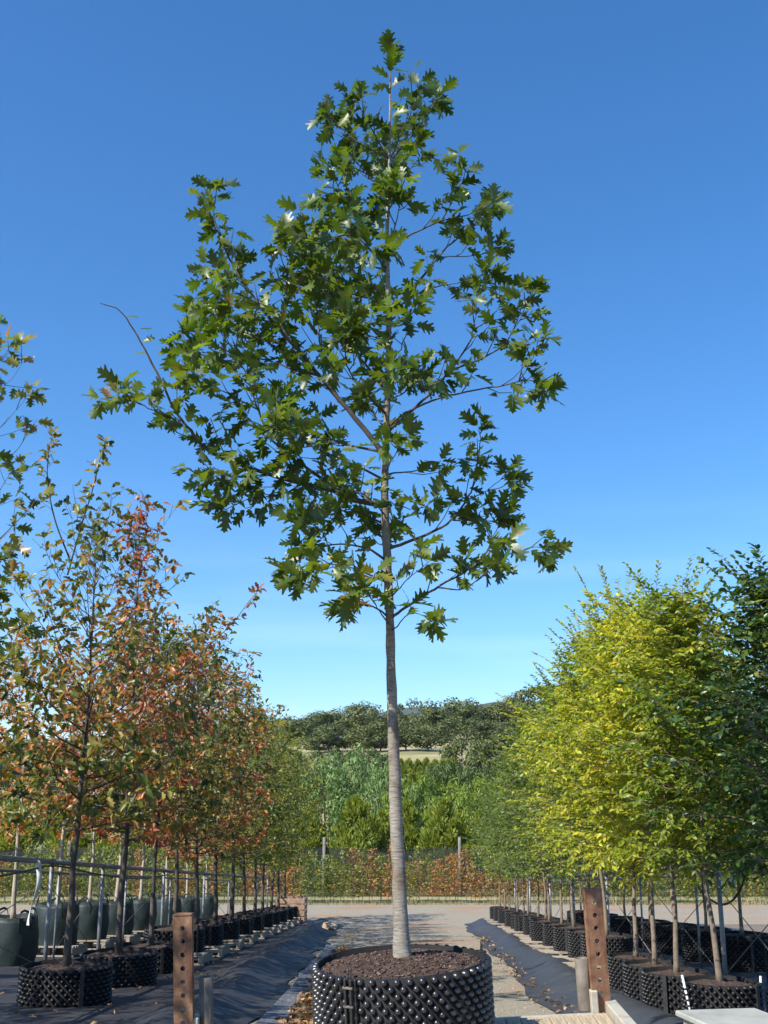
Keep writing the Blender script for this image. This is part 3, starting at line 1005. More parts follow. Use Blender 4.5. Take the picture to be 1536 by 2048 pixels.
# limbs: photo measurement of each limb, how far its tip leans towards (-) or away from (+) the camera, thickness at its base (px)
limbs = [
    ([(770, 1012), (735, 1005), (695, 997), (664, 980), (601, 966), (534, 948), (458, 922), (406, 893), (380, 860), (352, 825), (310, 738), (285, 690), (262, 652), (235, 618), (198, 606)], -0.5, 13, 0.12, 0.62),
    ([(352, 840), (310, 822), (275, 806), (232, 790)], -0.55, 4, 0.1, 1.0),
    ([(601, 967), (575, 985), (530, 994), (490, 1000), (450, 1020)], -0.2, 5, 0.3, 1.0),
    ([(534, 948), (490, 955), (440, 950), (400, 965)], -0.5, 4, 0.3, 1.0),
    ([(768, 910), (740, 872), (690, 812), (640, 752), (600, 705), (560, 660), (520, 610), (480, 555), (455, 510), (437, 465), (425, 425), (413, 373)], -0.25, 12, 0.2, 0.95),
    ([(690, 990), (640, 955), (602, 928), (565, 900), (540, 873), (516, 819), (492, 748), (455, 680), (430, 620)], -0.6, 8, 0.2, 1.0),
    ([(520, 610), (480, 590), (440, 585), (400, 560)], -0.4, 4, 0.3, 1.0),
    ([(560, 660), (572, 600), (575, 530), (570, 480)], 0.2, 5, 0.3, 1.0),
    ([(690, 812), (668, 780), (655, 740), (640, 680), (632, 610), (620, 540), (610, 480)], 0.3, 6, 0.25, 1.0),
    ([(640, 752), (590, 740), (530, 720), (470, 710), (400, 705), (345, 700)], 0.2, 5, 0.2, 1.0),
    ([(602, 705), (560, 700), (500, 660), (445, 640), (395, 625)], 0.5, 5, 0.2, 1.0),
    ([(516, 819), (460, 790), (410, 760), (380, 740)], -0.5, 4, 0.2, 1.0),
    ([(770, 780), (740, 740), (700, 690), (670, 640), (655, 580), (650, 520)], 0.7, 7, 0.3, 1.0),
    ([(774, 830), (735, 790), (700, 745), (690, 690), (700, 630)], -0.8, 6, 0.3, 1.0),
    ([(768, 905), (700, 890), (640, 870), (590, 840), (560, 800)], 0.6, 6, 0.25, 1.0),
    ([(768, 960), (710, 930), (650, 905), (600, 880), (545, 850)], -0.8, 6, 0.3, 1.0),
    ([(776, 690), (735, 650), (690, 610), (640, 590), (590, 570)], 0.3, 5, 0.3, 1.0),
    ([(776, 620), (740, 597), (700, 586), (660, 560), (620, 540)], -0.4, 5, 0.3, 1.0),
    ([(775, 475), (760, 468), (728, 452), (689, 401), (675, 370), (661, 335)], -0.3, 6, 0.2, 1.0),
    ([(774, 548), (763, 538), (724, 522), (708, 480), (690, 450), (640, 430)], 0.3, 5, 0.3, 1.0),
    ([(775, 540), (740, 500), (700, 470), (640, 480), (590, 470)], -0.5, 5, 0.35, 1.0),
    ([(776, 318), (747, 265), (728, 230), (712, 198)], -0.15, 4, 0.25, 1.0),
    ([(776, 320), (763, 308), (716, 284), (681, 253), (662, 232)], 0.2, 4, 0.3, 1.0),
    ([(777, 400), (755, 370), (725, 340), (700, 310)], 0.4, 4, 0.3, 1.0),
    ([(779, 322), (795, 285), (810, 245), (826, 205), (840, 165)], -0.1, 4, 0.35, 1.0),
    ([(779, 322), (800, 300), (829, 265), (857, 226), (872, 192)], 0.2, 4, 0.3, 1.0),
    ([(777, 420), (800, 380), (820, 340), (840, 310)], -0.4, 4, 0.35, 1.0),
    ([(775, 503), (790, 488), (818, 472), (880, 441), (904, 402), (922, 370), (933, 335)], -0.2, 6, 0.35, 1.0),
    ([(880, 441), (915, 435), (950, 425), (985, 405)], -0.25, 3, 0.3, 1.0),
    ([(776, 628), (795, 606), (830, 570), (876, 515), (905, 485), (931, 460), (960, 430), (985, 405)], 0.3, 7, 0.3, 1.0),
    ([(876, 515), (920, 512), (960, 510), (1005, 491)], 0.4, 3, 0.25, 1.0),
    ([(777, 640), (800, 612), (840, 585), (890, 570), (940, 560), (985, 540)], -0.3, 5, 0.35, 1.0),
    ([(775, 520), (790, 450), (800, 410), (805, 360)], -0.5, 4, 0.4, 1.0),
    ([(772, 868), (790, 850), (830, 815), (863, 784), (903, 738), (938, 686), (946, 660), (952, 615), (950, 560)], -0.2, 8, 0.35, 1.0),
    ([(903, 740), (935, 728), (966, 716), (1004, 693), (1024, 666), (1055, 606), (1068, 577)], -0.3, 5, 0.3, 1.0),
    ([(946, 660), (975, 640), (1000, 610), (1000, 570)], 0.3, 3, 0.2, 1.0),
    ([(772, 862), (800, 832), (857, 804), (906, 789), (978, 776), (1029, 765), (1049, 746), (1070, 706), (1078, 678)], -0.5, 6, 0.45, 1.0),
    ([(1029, 765), (1055, 760), (1080, 770), (1095, 785)], -0.5, 3, 0.1, 1.0),
    ([(770, 950), (782, 947), (806, 944), (857, 938), (915, 932), (950, 915)], 0.3, 5, 0.25, 1.0),
    ([(771, 1098), (792, 1092), (829, 1079), (869, 1062), (903, 1039), (932, 1002), (946, 970), (955, 927), (961, 879), (958, 855)], -0.2, 8, 0.3, 1.0),
    ([(932, 1000), (963, 987), (992, 967), (1015, 944)], -0.1, 3, 0.45, 1.0),
    ([(903, 1039), (926, 1042), (963, 1033), (1001, 1022)], 0.1, 4, 0.3, 1.0),
    ([(780, 1238), (797, 1225), (840, 1197), (877, 1174), (920, 1149), (949, 1134), (992, 1113), (1035, 1105), (1069, 1093), (1100, 1105)], -0.3, 7, 0.25, 1.0),
    ([(877, 1175), (920, 1179), (949, 1165), (978, 1145), (1000, 1130)], -0.5, 4, 0.35, 1.0),
    ([(949, 1134), (975, 1100), (990, 1065), (1005, 1040)], 0.1, 3, 0.2, 1.0),
    ([(780, 1262), (792, 1255), (820, 1227), (843, 1230), (862, 1242)], -0.3, 4, 0.45, 1.0),
    ([(771, 1120), (740, 1100), (700, 1090), (650, 1090), (610, 1110), (585, 1135)], -0.3, 6, 0.3, 1.0),
    ([(774, 1165), (740, 1150), (700, 1135), (660, 1135), (600, 1155)], -0.6, 5, 0.3, 1.0),
    ([(650, 1090), (625, 1085), (612, 1060), (598, 1035)], -0.3, 3, 0.5, 1.0),
    ([(771, 1050), (740, 1035), (700, 1020), (660, 1030), (625, 1050)], 0.4, 5, 0.3, 1.0),
    ([(779, 1235), (750, 1215), (715, 1205), (685, 1215)], -0.3, 5, 0.35, 1.0),
    ([(779, 1250), (760, 1225), (745, 1200), (730, 1170)], -0.6, 4, 0.5, 1.0),
    ([(773, 800), (800, 790), (830, 770), (850, 745)], -0.7, 5, 0.35, 1.0),
    ([(771, 1000), (795, 1010), (830, 1020), (850, 1010)], -0.5, 4, 0.35, 1.0),
    ([(774, 730), (800, 700), (815, 660), (820, 620)], -0.8, 4, 0.4, 1.0),
]
rl = random.Random(19)
for k, y_ in enumerate(range(350, 1225, 85)):
    tx = float(np.interp(y_, [q_[1] for q_ in oak_px[::-1]], [q_[0] for q_ in oak_px[::-1]]))
    ex = tx + rl.uniform(-95, 95) * (0.5 + 0.5 * min(1, (y_ - 250) / 400))
    ey = y_ - rl.uniform(10, 90)
    limbs.append(([(tx, y_), (tx * 0.6 + ex * 0.4, y_ * 0.55 + ey * 0.45), (ex, ey)], rl.uniform(-0.85, -0.35) if k % 3 else rl.uniform(0.4, 0.8), 4, 0.3, 1.0))
rng = np.random.default_rng(11)
LF = Leaves()
for li, (pl, dY, w0, f0, f1) in enumerate(limbs):
    n = len(pl)
    k = np.linspace(0, 1, n)
    start_y = TY
    # side shoots start from the depth of their parent limb
    best = None
    for lj, (pj, dj, *_r) in enumerate(limbs[:li]):
        kk = np.linspace(0, 1, len(pj))
        for q, t in zip(pj, kk):
            dd = (q[0] - pl[0][0]) ** 2 + (q[1] - pl[0][1]) ** 2
            if abs(pl[0][0] - 775) > 14 and (best is None or dd < best[0]):
                best = (dd, limb_depth[lj](t))
    y0 = best[1] if best and best[0] < 900 else TY
    yend = TY + dY
    fn = (lambda a, b_: (lambda t: a + (b_ - a) * t ** 1.1))(y0, yend)
    if li == 0:
        limb_depth = {}
    limb_depth[li] = fn
    P = np.array([W(x, y, fn(t)) for (x, y), t in zip(pl, k)])
    P = smooth_poly(P, max(8, n * 3))
    dep = proj(P)[2].mean()
    kk = np.linspace(0, 1, len(P))
    rad = np.maximum((w0 / 2 / F_PX * dep) * (1 - 0.86 * kk ** 0.8), 0.0026)
    if y0 == TY:
        P[0] = P[0] * 1.0
    P = P + rng.normal(0, 0.003, P.shape) * np.minimum(kk * 4, 1)[:, None]
    mb = MB()
    mb.tube(to_local(P), rad, 7)
    total = np.linalg.norm(np.diff(P, axis=0), axis=1).sum()
    t = f0
    side = 1
    while t < f1:
        p, d, _ = interp_poly(P, t)
        rem = (1 - t)
        ln = rng.uniform(0.12, 0.34) * (0.55 + 0.45 * min(1, total * rem / 0.8))
        ax = rot_about(unit(np.cross(d, (0, 0, 1.0)) + 1e-3), d, rng.uniform(-0.9, 0.9) + (0 if side > 0 else math.pi))
        side = -side
        td = unit(d * 0.75 + ax * rng.uniform(0.5, 1.0) + np.array((0, 0, 0.22)))
        tw = np.array([p, p + td * ln * 0.5 + np.array((0, 0, -0.01)), p + td * ln + np.array((0, 0, 0.02))])
        mb.tube(to_local(tw), [0.0045, 0.0035, 0.0022], 4)
        whorl(rng, LF, p, td, 0.168, rng.integers(0, 3), rng.integers(2, 6), tw, 0.38, 0.8)
        t += rng.uniform(0.05, 0.115) * (1.85 if pl[-1][0] > 800 else 1.0) / max(total, 0.3)
    if f1 >= 0.95:
        p, d, _ = interp_poly(P, 1.0)
        whorl(rng, LF, p, d, 0.165, 2, 5, P[-4:], 0.1, 0.6)
    else:
        # the bare whip: a few single leaves
        for t in (0.66, 0.71, 0.76, 0.81, 0.84, 0.88, 0.92):
            p, d, _ = interp_poly(P, t)
            sgn = rng.choice((-1, 1))
            dd = unit(np.array((sgn * 1.0, rng.uniform(-0.4, 0.4), rng.uniform(-0.1, 0.5))))
            LF.add(p, dd, unit(np.array((0, -0.5, 0.8)) + rng.normal(0, 0.3, 3)), 0.135 * rng.uniform(0.7, 1.1))
    mb.build('branch', M['bark_dark'], oak, True)
# leaves of the leader itself
for t in np.concatenate([np.linspace(0.88, 0.99, 16), np.full(7, 0.998)]):
    p, d, _ = interp_poly(tp, t)
    a = rng.uniform(0, 2 * math.pi)
    dd = unit(np.array((math.cos(a), math.sin(a), rng.uniform(0.1, 0.7) if t < 0.99 else rng.uniform(0.6, 1.8))))
    LF.add(p, dd, unit(np.array((0, 0, 0.8)) + rng.normal(0, 0.4, 3)), 0.165 * rng.uniform(0.8, 1.1))
Mx, T = LF.arrays()
print('oak leaves', len(T))
put_leaves(oak, LV_OAK, M['oak_leaf'], Mx, to_local(T), 300, base, nvar=8)

# ------------------------------------------------------------------ pots


def nub(seg=6, fine=False):
    """hollow-looking bump of the pot wall, pointing along +x, unit base radius 1"""
    prof = [(0.0, 1.0), (0.55, 0.82), (1.0, 0.42)] if not fine else [(0.0, 1.0), (0.45, 0.92), (0.85, 0.66), (1.05, 0.32)]
    V, Fc = [], []
    for h, r in prof:
        for k in range(seg):
            a = 2 * math.pi * k / seg
            V.append((h, r * math.cos(a), r * math.sin(a)))
    for i in range(len(prof) - 1):
        for k in range(seg):
            a = i * seg + k
            b_ = i * seg + (k + 1) % seg
            Fc.append((a, b_, b_ + seg, a + seg))
    Fc.append(tuple((len(prof) - 1) * seg + k for k in range(seg)))
    return np.array(V), Fc


def pot_wall(Rp, h, per, rows, seg, fine, mat, name='wall', nf=0.60):
    mb = MB()
    n = max(48, per)
    th = np.arange(n) * 2 * math.pi / n
    ring = lambda r, z, wv=0: np.stack([r * np.cos(th), r * np.sin(th), z + wv * np.sin(th * per)], 1)
    Vr = np.vstack([ring(Rp, 0), ring(Rp, h, 0.006), ring(Rp - 0.012, h, 0.006), ring(Rp - 0.012, h * 0.55)])
    Fr = []
    for i in range(3):
        for k in range(n):
            a = i * n + k
            b_ = i * n + (k + 1) % n
            Fr.append((a, b_, b_ + n, a + n))
    mb.add(Vr, Fr)
    V0, F0 = nub(seg, fine)
    dz = h / rows
    r0 = min(math.pi * Rp / per, dz) * nf
    Ms, Ts = [], []
    for r_ in range(rows):
        for k in range(per):
            a = 2 * math.pi * (k + 0.5 * (r_ % 2)) / per
            c, s = math.cos(a), math.sin(a)
            Ms.append(np.array([[c, -s, 0], [s, c, 0], [0, 0, 1]]) @ np.diag((r0 * 1.3, r0, r0)))
            Ts.append((Rp * c, Rp * s, (r_ + 0.5) * dz))
    V = np.einsum('nij,kj->nki', np.array(Ms), V0) + np.array(Ts)[:, None, :]
    Fn = []
    for i in range(len(Ts)):
        Fn.extend([tuple(x + i * len(V0) for x in f) for f in F0])
    mb.add(V.reshape(-1, 3), Fn)
    me = mb.mesh(name, M['wall_matte'], True)
    me.materials.append(mat)
    mi = np.ones(len(me.polygons), np.int32)
    mi[:len(Fr)] = 0
    me.polygons.foreach_set('material_index', mi)
    return me


def soil_mesh(Rp, z, seed, dome=0.04, n=40, rr=10, amp=0.008):
    rng_ = np.random.default_rng(seed)
    V = [(0, 0, z + dome)]
    Fc = []
    for i in range(1, rr + 1):
        r = Rp * i / rr
        for k in range(n):
            a = 2 * math.pi * k / n
            V.append((r * math.cos(a), r * math.sin(a), z + dome * (1 - (i / rr) ** 2) + (rng_.normal(0, amp) if i < rr else 0)))
    for k in range(n):
        Fc.append((0, 1 + k, 1 + (k + 1) % n))
    for i in range(rr - 1):
        for k in range(n):
            a = 1 + i * n + k
            b_ = 1 + i * n + (k + 1) % n
            Fc.append((a, a + n, b_ + n, b_))
    me = bpy.data.meshes.new('soil')
    me.from_pydata([tuple(v) for v in V], [], Fc)
    me.polygons.foreach_set('use_smooth', np.ones(len(me.polygons), bool))
    me.materials.append(M['soil'])
    return me


# the big pot, tilted with the trailer deck it stands on
DECK = Vector((0.135, 7.6, -0.115))
DROT = (R(3.2), R(-2.6), 0)
PR, PH = 0.548, 0.52
pot = tag(empty('plant_pot', DECK, DROT), 'wide black dimpled plastic pot holding the tall oak on the trailer', 'pot')
link('wall', pot_wall(PR, PH, 46, 13, 10, True, M['plastic']), pot)
link('soil', soil_mesh(PR - 0.011, PH - 0.04, 5, 0.055, 72, 20, 0.006), pot)
# seam with its two flanges, screws and the loose pointed ends of the ties
for (ang, flip) in ((R(-124), 1), (R(22), 1)):
    c, s = math.cos(ang), math.sin(ang)
    Mz = np.array([[c, -s, 0], [s, c, 0], [0, 0, 1]])
    mb = MB()
    mb.box(Mz @ np.array((PR + 0.028, -0.020, PH / 2)), (0.050, 0.016, PH - 0.004), Mz, 0.003)
    mb.box(Mz @ np.array((PR + 0.028, 0.020, PH / 2)), (0.050, 0.016, PH - 0.004), Mz, 0.003)
    mb.box(Mz @ np.array((PR + 0.012, 0.0, PH / 2)), (0.03, 0.085, PH - 0.01), Mz, 0.003)
    seam = mb.build('seam', M['tie'], pot)
    for k in range(5):
        mb = MB()
        q = Mz @ np.array((PR + 0.047, 0, 0.05 + k * 0.105))
        mb.box(q, (0.014, 0.07, 0.014), Mz, 0.003)
        mb.build('screw', M['old_steel'], seam)
    mb = MB()
    for off in (-0.008, 0.010):
        q = Mz @ np.array((PR + 0.028, off, 0))
        mb.tube([q + (0, 0, PH - 0.02), q + (0.004, 0, PH + 0.04), q + (0.006, 0, PH + 0.065)], [0.005, 0.004, 0.001], 5)
    mb.build('cable_tie', M['tie'], pot)
# bark chips on the soil
rng = np.random.default_rng(21)
n = 1500
rr = (PR - 0.03) * np.sqrt(rng.uniform(0, 1, n))
aa = rng.uniform(0, 2 * math.pi, n)
zz = PH - 0.04 + 0.055 * (1 - (rr / (PR - 0.011)) ** 2) + 0.003
T = np.stack([rr * np.cos(aa), rr * np.sin(aa), zz], 1)
Mx = frames(rng.normal(0, 1, (n, 3)) * (1, 1, 0.3), rng.normal(0, 0.5, (n, 3)) + (0, 0, 1), rng.uniform(0.008, 0.03, n))
chip = (np.array([(-.5, -.2, 0), (.5, -.25, .05), (.5, .2, 0), (-.5, .25, .05), (0, 0, .3)]), [(0, 1, 4), (1, 2, 4), (2, 3, 4), (3, 0, 4), (3, 2, 1, 0)])
o = link('bark_mulch', inst_mesh('bark_mulch', chip, Mx, T, M['mulch']), pot)
o['kind'] = 'stuff'

# ------------------------------------------------------------------ trailer
trailer = tag(empty('flatbed_trailer', DECK, DROT), 'low flatbed trailer with timber deck and rusty holed stanchions under the big pot', 'trailer')
mb = MB()
pm = MB().box((0, 0, -0.02), (0.094, 3.9, 0.036), None, 0.004).mesh('plank', M['deck'])
for k in range(28):
    x = -1.35 + k * 0.1
    link('plank', pm, trailer, (x, -1.34 + 0.006 * math.sin(k * 2.1), -0.002 * (k % 3)))
for x in (-1.45, 1.45):
    MB().box((x, -1.20, -0.015), (0.085, 4.0, 0.15), None, 0.008).build('side_rail', M['cream_steel'], trailer)
MB().box((0, 0.645, -0.07), (2.80, 0.06, 0.12), None, 0.006).build('end_rail', M['cream_steel'], trailer)
for x in (-0.6, 0.6):
    MB().box((x, -1.0, -0.12), (0.09, 4.0, 0.10), None, 0.006).build('chassis_beam', M['old_steel'], trailer)


def stanchion(x, y, h, rz):
    holes = 8
    w, t, dpt = 0.112, 0.009, 0.055
    cell = (h - 0.14) / holes
    mb_ = MB()
    sq = []
    for k in range(16):
        a = 2 * math.pi * k / 16
        c, s = math.cos(a), math.sin(a)
        mxx = max(abs(c), abs(s))
        sq.append((c / mxx, s / mxx))
    for i in range(holes):
        zc_ = 0.10 + cell * (i + 0.5)
        V_ = []
        for dy in (0, t):
            for (cx, cz) in sq:
                V_.append((cx * w / 2, dy, zc_ + cz * cell / 2))
            for k in range(16):
                a = 2 * math.pi * k / 16
                V_.append((0.0165 * math.cos(a), dy, zc_ + 0.0165 * math.sin(a)))
        Fc_ = []
        for k in range(16):
            j = (k + 1) % 16
            Fc_.append((k, j, 16 + j, 16 + k))
            Fc_.append((32 + j, 32 + k, 48 + k, 48 + j))
            Fc_.append((16 + k, 16 + j, 48 + j, 48 + k))
        mb_.add(V_, Fc_)
    mb_.box((0, t / 2, 0.05), (w, t, 0.1))
    mb_.box((0, t / 2, h - 0.02), (w, t, 0.04))
    for sx in (-1, 1):
        mb_.box((sx * (w / 2 - 0.004 + 0.0065), dpt / 2, h / 2), (0.011, dpt, h + 0.004))
    mb_.box((0, 0.03, h + 0.004), (w + 0.014, 0.07, 0.008))
    st = mb_.build('stanchion', M['rust'], trailer, loc=(x, y, -0.03), rot=(0, 0, rz))
    return st


stanchion(1.385, 0.66, 0.83, R(8))
stanchion(-1.475, 0.40, 0.83, R(-4))


def pipe_socket(x, y, z0, h, r):
    n = 18
    th = np.arange(n) * 2 * math.pi / n
    pr = [(r, 0), (r, h), (r * 0.84, h), (r * 0.84, h * 0.3)]
    V_ = np.vstack([np.stack([a * np.cos(th), a * np.sin(th), np.full(n, z)], 1) for a, z in pr])
    Fc_ = []
    for i in range(3):
        for k in range(n):
            a = i * n + k
            b_ = i * n + (k + 1) % n
            Fc_.append((a, b_, b_ + n, a + n))
    MB().add(V_, Fc_).build('pipe_socket', M['old_steel'], trailer, True, loc=(x, y, z0))


pipe_socket(1.275, 0.72, 0.0, 0.34, 0.048)
pipe_socket(-1.335, 0.50, -0.02, 0.40, 0.048)
# gusset brackets at the feet
for x, y in ((1.33, 0.66), (-1.40, 0.45)):
    MB().box((x, y + 0.03, 0.06), (0.05, 0.14, 0.16), None, 0.006).build('bracket', M['cream_steel'], trailer)
# wheels hidden below the deck
for x in (-0.95, 0.95):
    wz = 0.21 + float(G(0, 6.3)) - DECK.z
    th = np.linspace(0, 2 * math.pi, 25)[:-1]
    mb = MB()
    prof = [(0.10, -0.075), (0.19, -0.08), (0.21, -0.05), (0.21, 0.05), (0.19, 0.08), (0.10, 0.075)]
    V_ = np.vstack([np.stack([np.full(24, h_), r_ * np.cos(th), r_ * np.sin(th)], 1) for r_, h_ in prof])
    Fc_ = [(i * 24 + k, i * 24 + (k + 1) % 24, (i + 1) * 24 + (k + 1) % 24, (i + 1) * 24 + k) for i in range(5) for k in range(24)]
    Fc_ += [tuple(range(24)), tuple(5 * 24 + k for k in range(23, -1, -1))]
    mb.add(V_, Fc_)
    wz_local = wz - 0.07 + (0.05 if x < 0 else -0.04)
    mb.build('wheel', M['tie'], trailer, True, loc=(x, -1.3, wz_local))
mb = MB()
mb.tube([(-0.95, -1.3, -0.2), (0.95, -1.3, -0.25)], 0.03, 8)
mb.build('axle', M['old_steel'], trailer)

# grey steel cabinet beside the trailer
cz = float(G(2, 6.6))
cab = tag(empty('steel_cabinet', (2.12, 6.66, cz - 0.025), (0, 0, R(9))), 'grey painted steel cabinet with a flat lid beside the trailer', 'cabinet')
MB().box((0, 0, 0.33), (0.46, 1.16, 0.62), None, 0.01).build('body', M['grey_paint'], cab)
MB().box((0, 0, 0.655), (0.52, 1.24, 0.035), None, 0.008).build('lid', M['grey_paint'], cab)
for sx in (-0.19, 0.19):
    for sy in (-0.5, 0.5):
        MB().box((sx, sy, 0.005), (0.05, 0.05, 0.09)).build('foot', M['old_steel'], cab)
MB().tube([(-0.235, -0.1, 0.5), (-0.265, -0.1, 0.5), (-0.265, 0.1, 0.5), (-0.235, 0.1, 0.5)], 0.009, 6).build('handle', M['old_steel'], cab)

# ------------------------------------------------------------------ generic trees


def grow(seed, H, clear, Rc, nb, leaf, size, kind, tw_gap=0.16, tw_len=(0.2, 0.45), elev=(20, 62), env=0.8, r0=0.035, curve=0.35, lean=0.0, n_side=(2, 4), n_tip=(3, 6), lsp=0.035, fork=False, droop=0.3, hold=1.0, thin=0.0):
    rng_ = np.random.default_rng(seed)
    k = np.linspace(0, 1, 14)
    wx = np.cumsum(rng_.normal(0, 0.012, 14)) * H * 0.25
    wy = np.cumsum(rng_.normal(0, 0.012, 14)) * H * 0.25
    wx -= wx[0]
    wy -= wy[0]
    P0 = np.stack([wx + lean * k * H, wy, k * H - 0.02], 1)
    P0 = smooth_poly(P0, 28)
    kk = np.linspace(0, 1, 28)
    rad = r0 * (1 - 0.93 * kk ** 0.9) * (1 + 0.35 * np.exp(-kk * 40))
    trunk_ = MB().tube(P0, np.maximum(rad, 0.003), 9)
    L = Leaves()
    brs = []
    up = np.array((0, 0, 1.0))
    for i in range(nb):
        s = (i + rng_.uniform(0, 0.8)) / nb
        hz = clear + (H - clear) * s * 0.97
        p, d, _ = interp_poly(P0, hz / H)
        az = i * 2.39996 + rng_.uniform(-0.5, 0.5)
        e = R(elev[0] + (elev[1] - elev[0]) * s + rng_.uniform(-10, 10))
        shape = (math.sin(math.pi * min(1, 0.16 + 0.84 * s)) ** env) * (1.0 if s < 0.45 else hold) if env > 0 else 1 - s
        ln = Rc * max(0.16, shape) / max(0.35, math.cos(e)) * rng_.uniform(0.68, 1.12)
        hd = np.array((math.cos(az), math.sin(az), 0))
        pts = []
        q = p.copy()
        ee = e
        st_ = ln / 6
        for j in range(7):
            pts.append(q.copy())
            q = q + st_ * (hd * math.cos(ee) + up * math.sin(ee)) + rng_.normal(0, 0.018, 3) * ln
            ee += curve * rng_.uniform(0.5, 1.4) / 6
        B = np.array(pts)
        rb_ = np.interp(hz / H, kk, rad) * 0.55
        rbs = np.maximum(rb_ * (1 - 0.85 * np.linspace(0, 1, 7)), 0.002)
        mb_ = MB().tube(B, rbs, 5)
        t = 0.22 if ln > 0.6 else 0.05
        side = 1
        while t < 1.0:
            pp, dd, tot = interp_poly(B, t)
            ax = rot_about(unit(np.cross(dd, up) + 1e-3), dd, rng_.uniform(-0.8, 0.8) + (0 if side > 0 else math.pi))
            side = -side
            tl = rng_.uniform(*tw_len) * (0.6 + 0.5 * (1 - t))
            td = unit(dd * 0.7 + ax * rng_.uniform(0.5, 1.0) + up * rng_.uniform(-0.1, 0.35))
            if kind == 'whorl':
                tw = np.array([pp, pp + td * tl * 0.5, pp + td * tl + up * 0.02])
                mb_.tube(tw, [0.0045, 0.0035, 0.002], 3, False)
                whorl(rng_, L, pp, td, size, rng_.integers(*n_side), rng_.integers(*n_tip), tw, droop, 0.7)
            else:
                tw = np.array([pp, pp + td * tl * 0.4 + up * 0.03 * tl, pp + td * tl * 0.75 - up * 0.05 * tl, pp + td * tl - up * 0.22 * tl])
                mb_.tube(tw, [0.004, 0.003, 0.0025, 0.0015], 3, False)
                nl = int(tl / lsp)
                for m_ in range(nl):
                    f = (m_ + 1) / nl
                    qq, d2, _ = interp_poly(tw, f)
                    sd = unit(np.cross(d2, up) + 1e-3) * (1 if m_ % 2 else -1)
                    dl = unit(d2 * 0.75 + sd * 0.85 + up * rng_.uniform(-0.6, 0.05))
                    L.add(qq, dl, unit(up + rng_.normal(0, 0.45, 3)), size * rng_.uniform(0.7, 1.15))
            t += rng_.uniform(0.6, 1.4) * tw_gap / max(tot, 0.3)
        pp, dd, _ = interp_poly(B, 1.0)
        if kind == 'whorl':
            whorl(rng_, L, pp, dd, size, 1, 5, B[-3:], 0.1, 0.6)
        else:
            tw = np.array([pp, pp + dd * 0.28, pp + dd * 0.56 - up * 0.06])
            mb_.tube(tw, [0.003, 0.0025, 0.0015], 3, False)
            for m_ in range(16):
                qq, d2, _ = interp_poly(tw, (m_ + 1) / 16)
                sd = unit(np.cross(d2, up) + 1e-3) * (1 if m_ % 2 else -1)
                L.add(qq, unit(d2 * 0.8 + sd * 0.8), unit(up + rng_.normal(0, 0.4, 3)), size * rng_.uniform(0.7, 1.0))
        brs.append(mb_)
    for t in np.linspace(0.88, 1, 16):
        pp, dd, _ = interp_poly(P0, t)
        a = rng_.uniform(0, 6.28)
        L.add(pp, unit(np.array((math.cos(a), math.sin(a), rng_.uniform(0.2, 0.9)))), unit(up + rng_.normal(0, 0.4, 3)), size * rng_.uniform(0.7, 1.1))
    Mx_, T_ = L.arrays()
    if thin:
        f_ = np.clip((T_[:, 2] / H - 0.45) / 0.4, 0, 1)
        keep = rng_.uniform(0, 1, len(T_)) > thin * f_
        Mx_, T_ = Mx_[keep], T_[keep]
    return trunk_, brs, Mx_, T_


def near_tree(name, label, cat, group, loc, rz, spec, tpl, lmat, bmat, single=300, extra=()):
    """a tree close enough to tell its boughs and leaves apart"""
    root = tag(empty(name, loc, (0, 0, rz)), label, cat, group)
    tk, brs, Mx_, T_ = grow(**spec)
    tk.build('trunk', bmat, root, True)
    for b_ in brs:
        b_.build('branch', bmat, root, True)
    if extra:
        rg_ = np.random.default_rng(len(T_))
        Lx = Leaves()
        for P in extra:
            P = smooth_poly(np.array(P) - np.array(loc), 24)
            mb_ = MB().tube(P, np.linspace(0.013, 0.003, 24), 6)
            for t in np.linspace(0.4, 0.96, 13):
                pp, dd, _ = interp_poly(P, t)
                ax = rot_about(unit(np.cross(dd, (0, 0, 1.0))), dd, rg_.uniform(0, 6.28))
                tl = rg_.uniform(0.06, 0.26) * (1.2 - 0.8 * t)
                td = unit(dd + ax * 0.8)
                tw = np.array([pp, pp + td * tl * 0.5, pp + td * tl])
                mb_.tube(tw, [0.004, 0.003, 0.002], 3, False)
                whorl(rg_, Lx, pp, td, 0.135, 1, int(rg_.integers(2, 5)), tw, 0.2, 0.6)
            whorl(rg_, Lx, P[-1], unit(P[-1] - P[-3]), 0.135, 3, 5, P[-4:], 0.1, 0.6)
            mb_.build('branch', bmat, root, True)
        Ma, Ta = Lx.arrays()
        Mx_, T_ = np.concatenate([Mx_, Ma]), np.concatenate([T_, Ta])
    put_leaves(root, tpl, lmat, Mx_, T_, single, loc, rz)
    print(name, len(T_))
    return root


def tree_meshes(spec, tpl, bmat, smooth=True):
    tk, brs, Mx_, T_ = grow(**spec)
    for b_ in brs:
        off = tk.n
        tk.v.extend(b_.v)
        tk.f.extend([tuple(i + off for i in f) for f in b_.f])
        tk.n += b_.n
    me_t = tk.mesh('trunk', bmat, True)
    ids = np.arange(len(T_))
    me_c = join_inst('crown', [(warp(tpl, j * 7 + 1), ids[ids % 5 == j]) for j in range(5)], Mx_, T_, None, smooth)
    me_c.materials.clear()
    return me_t, me_c


_crown_cache = {}


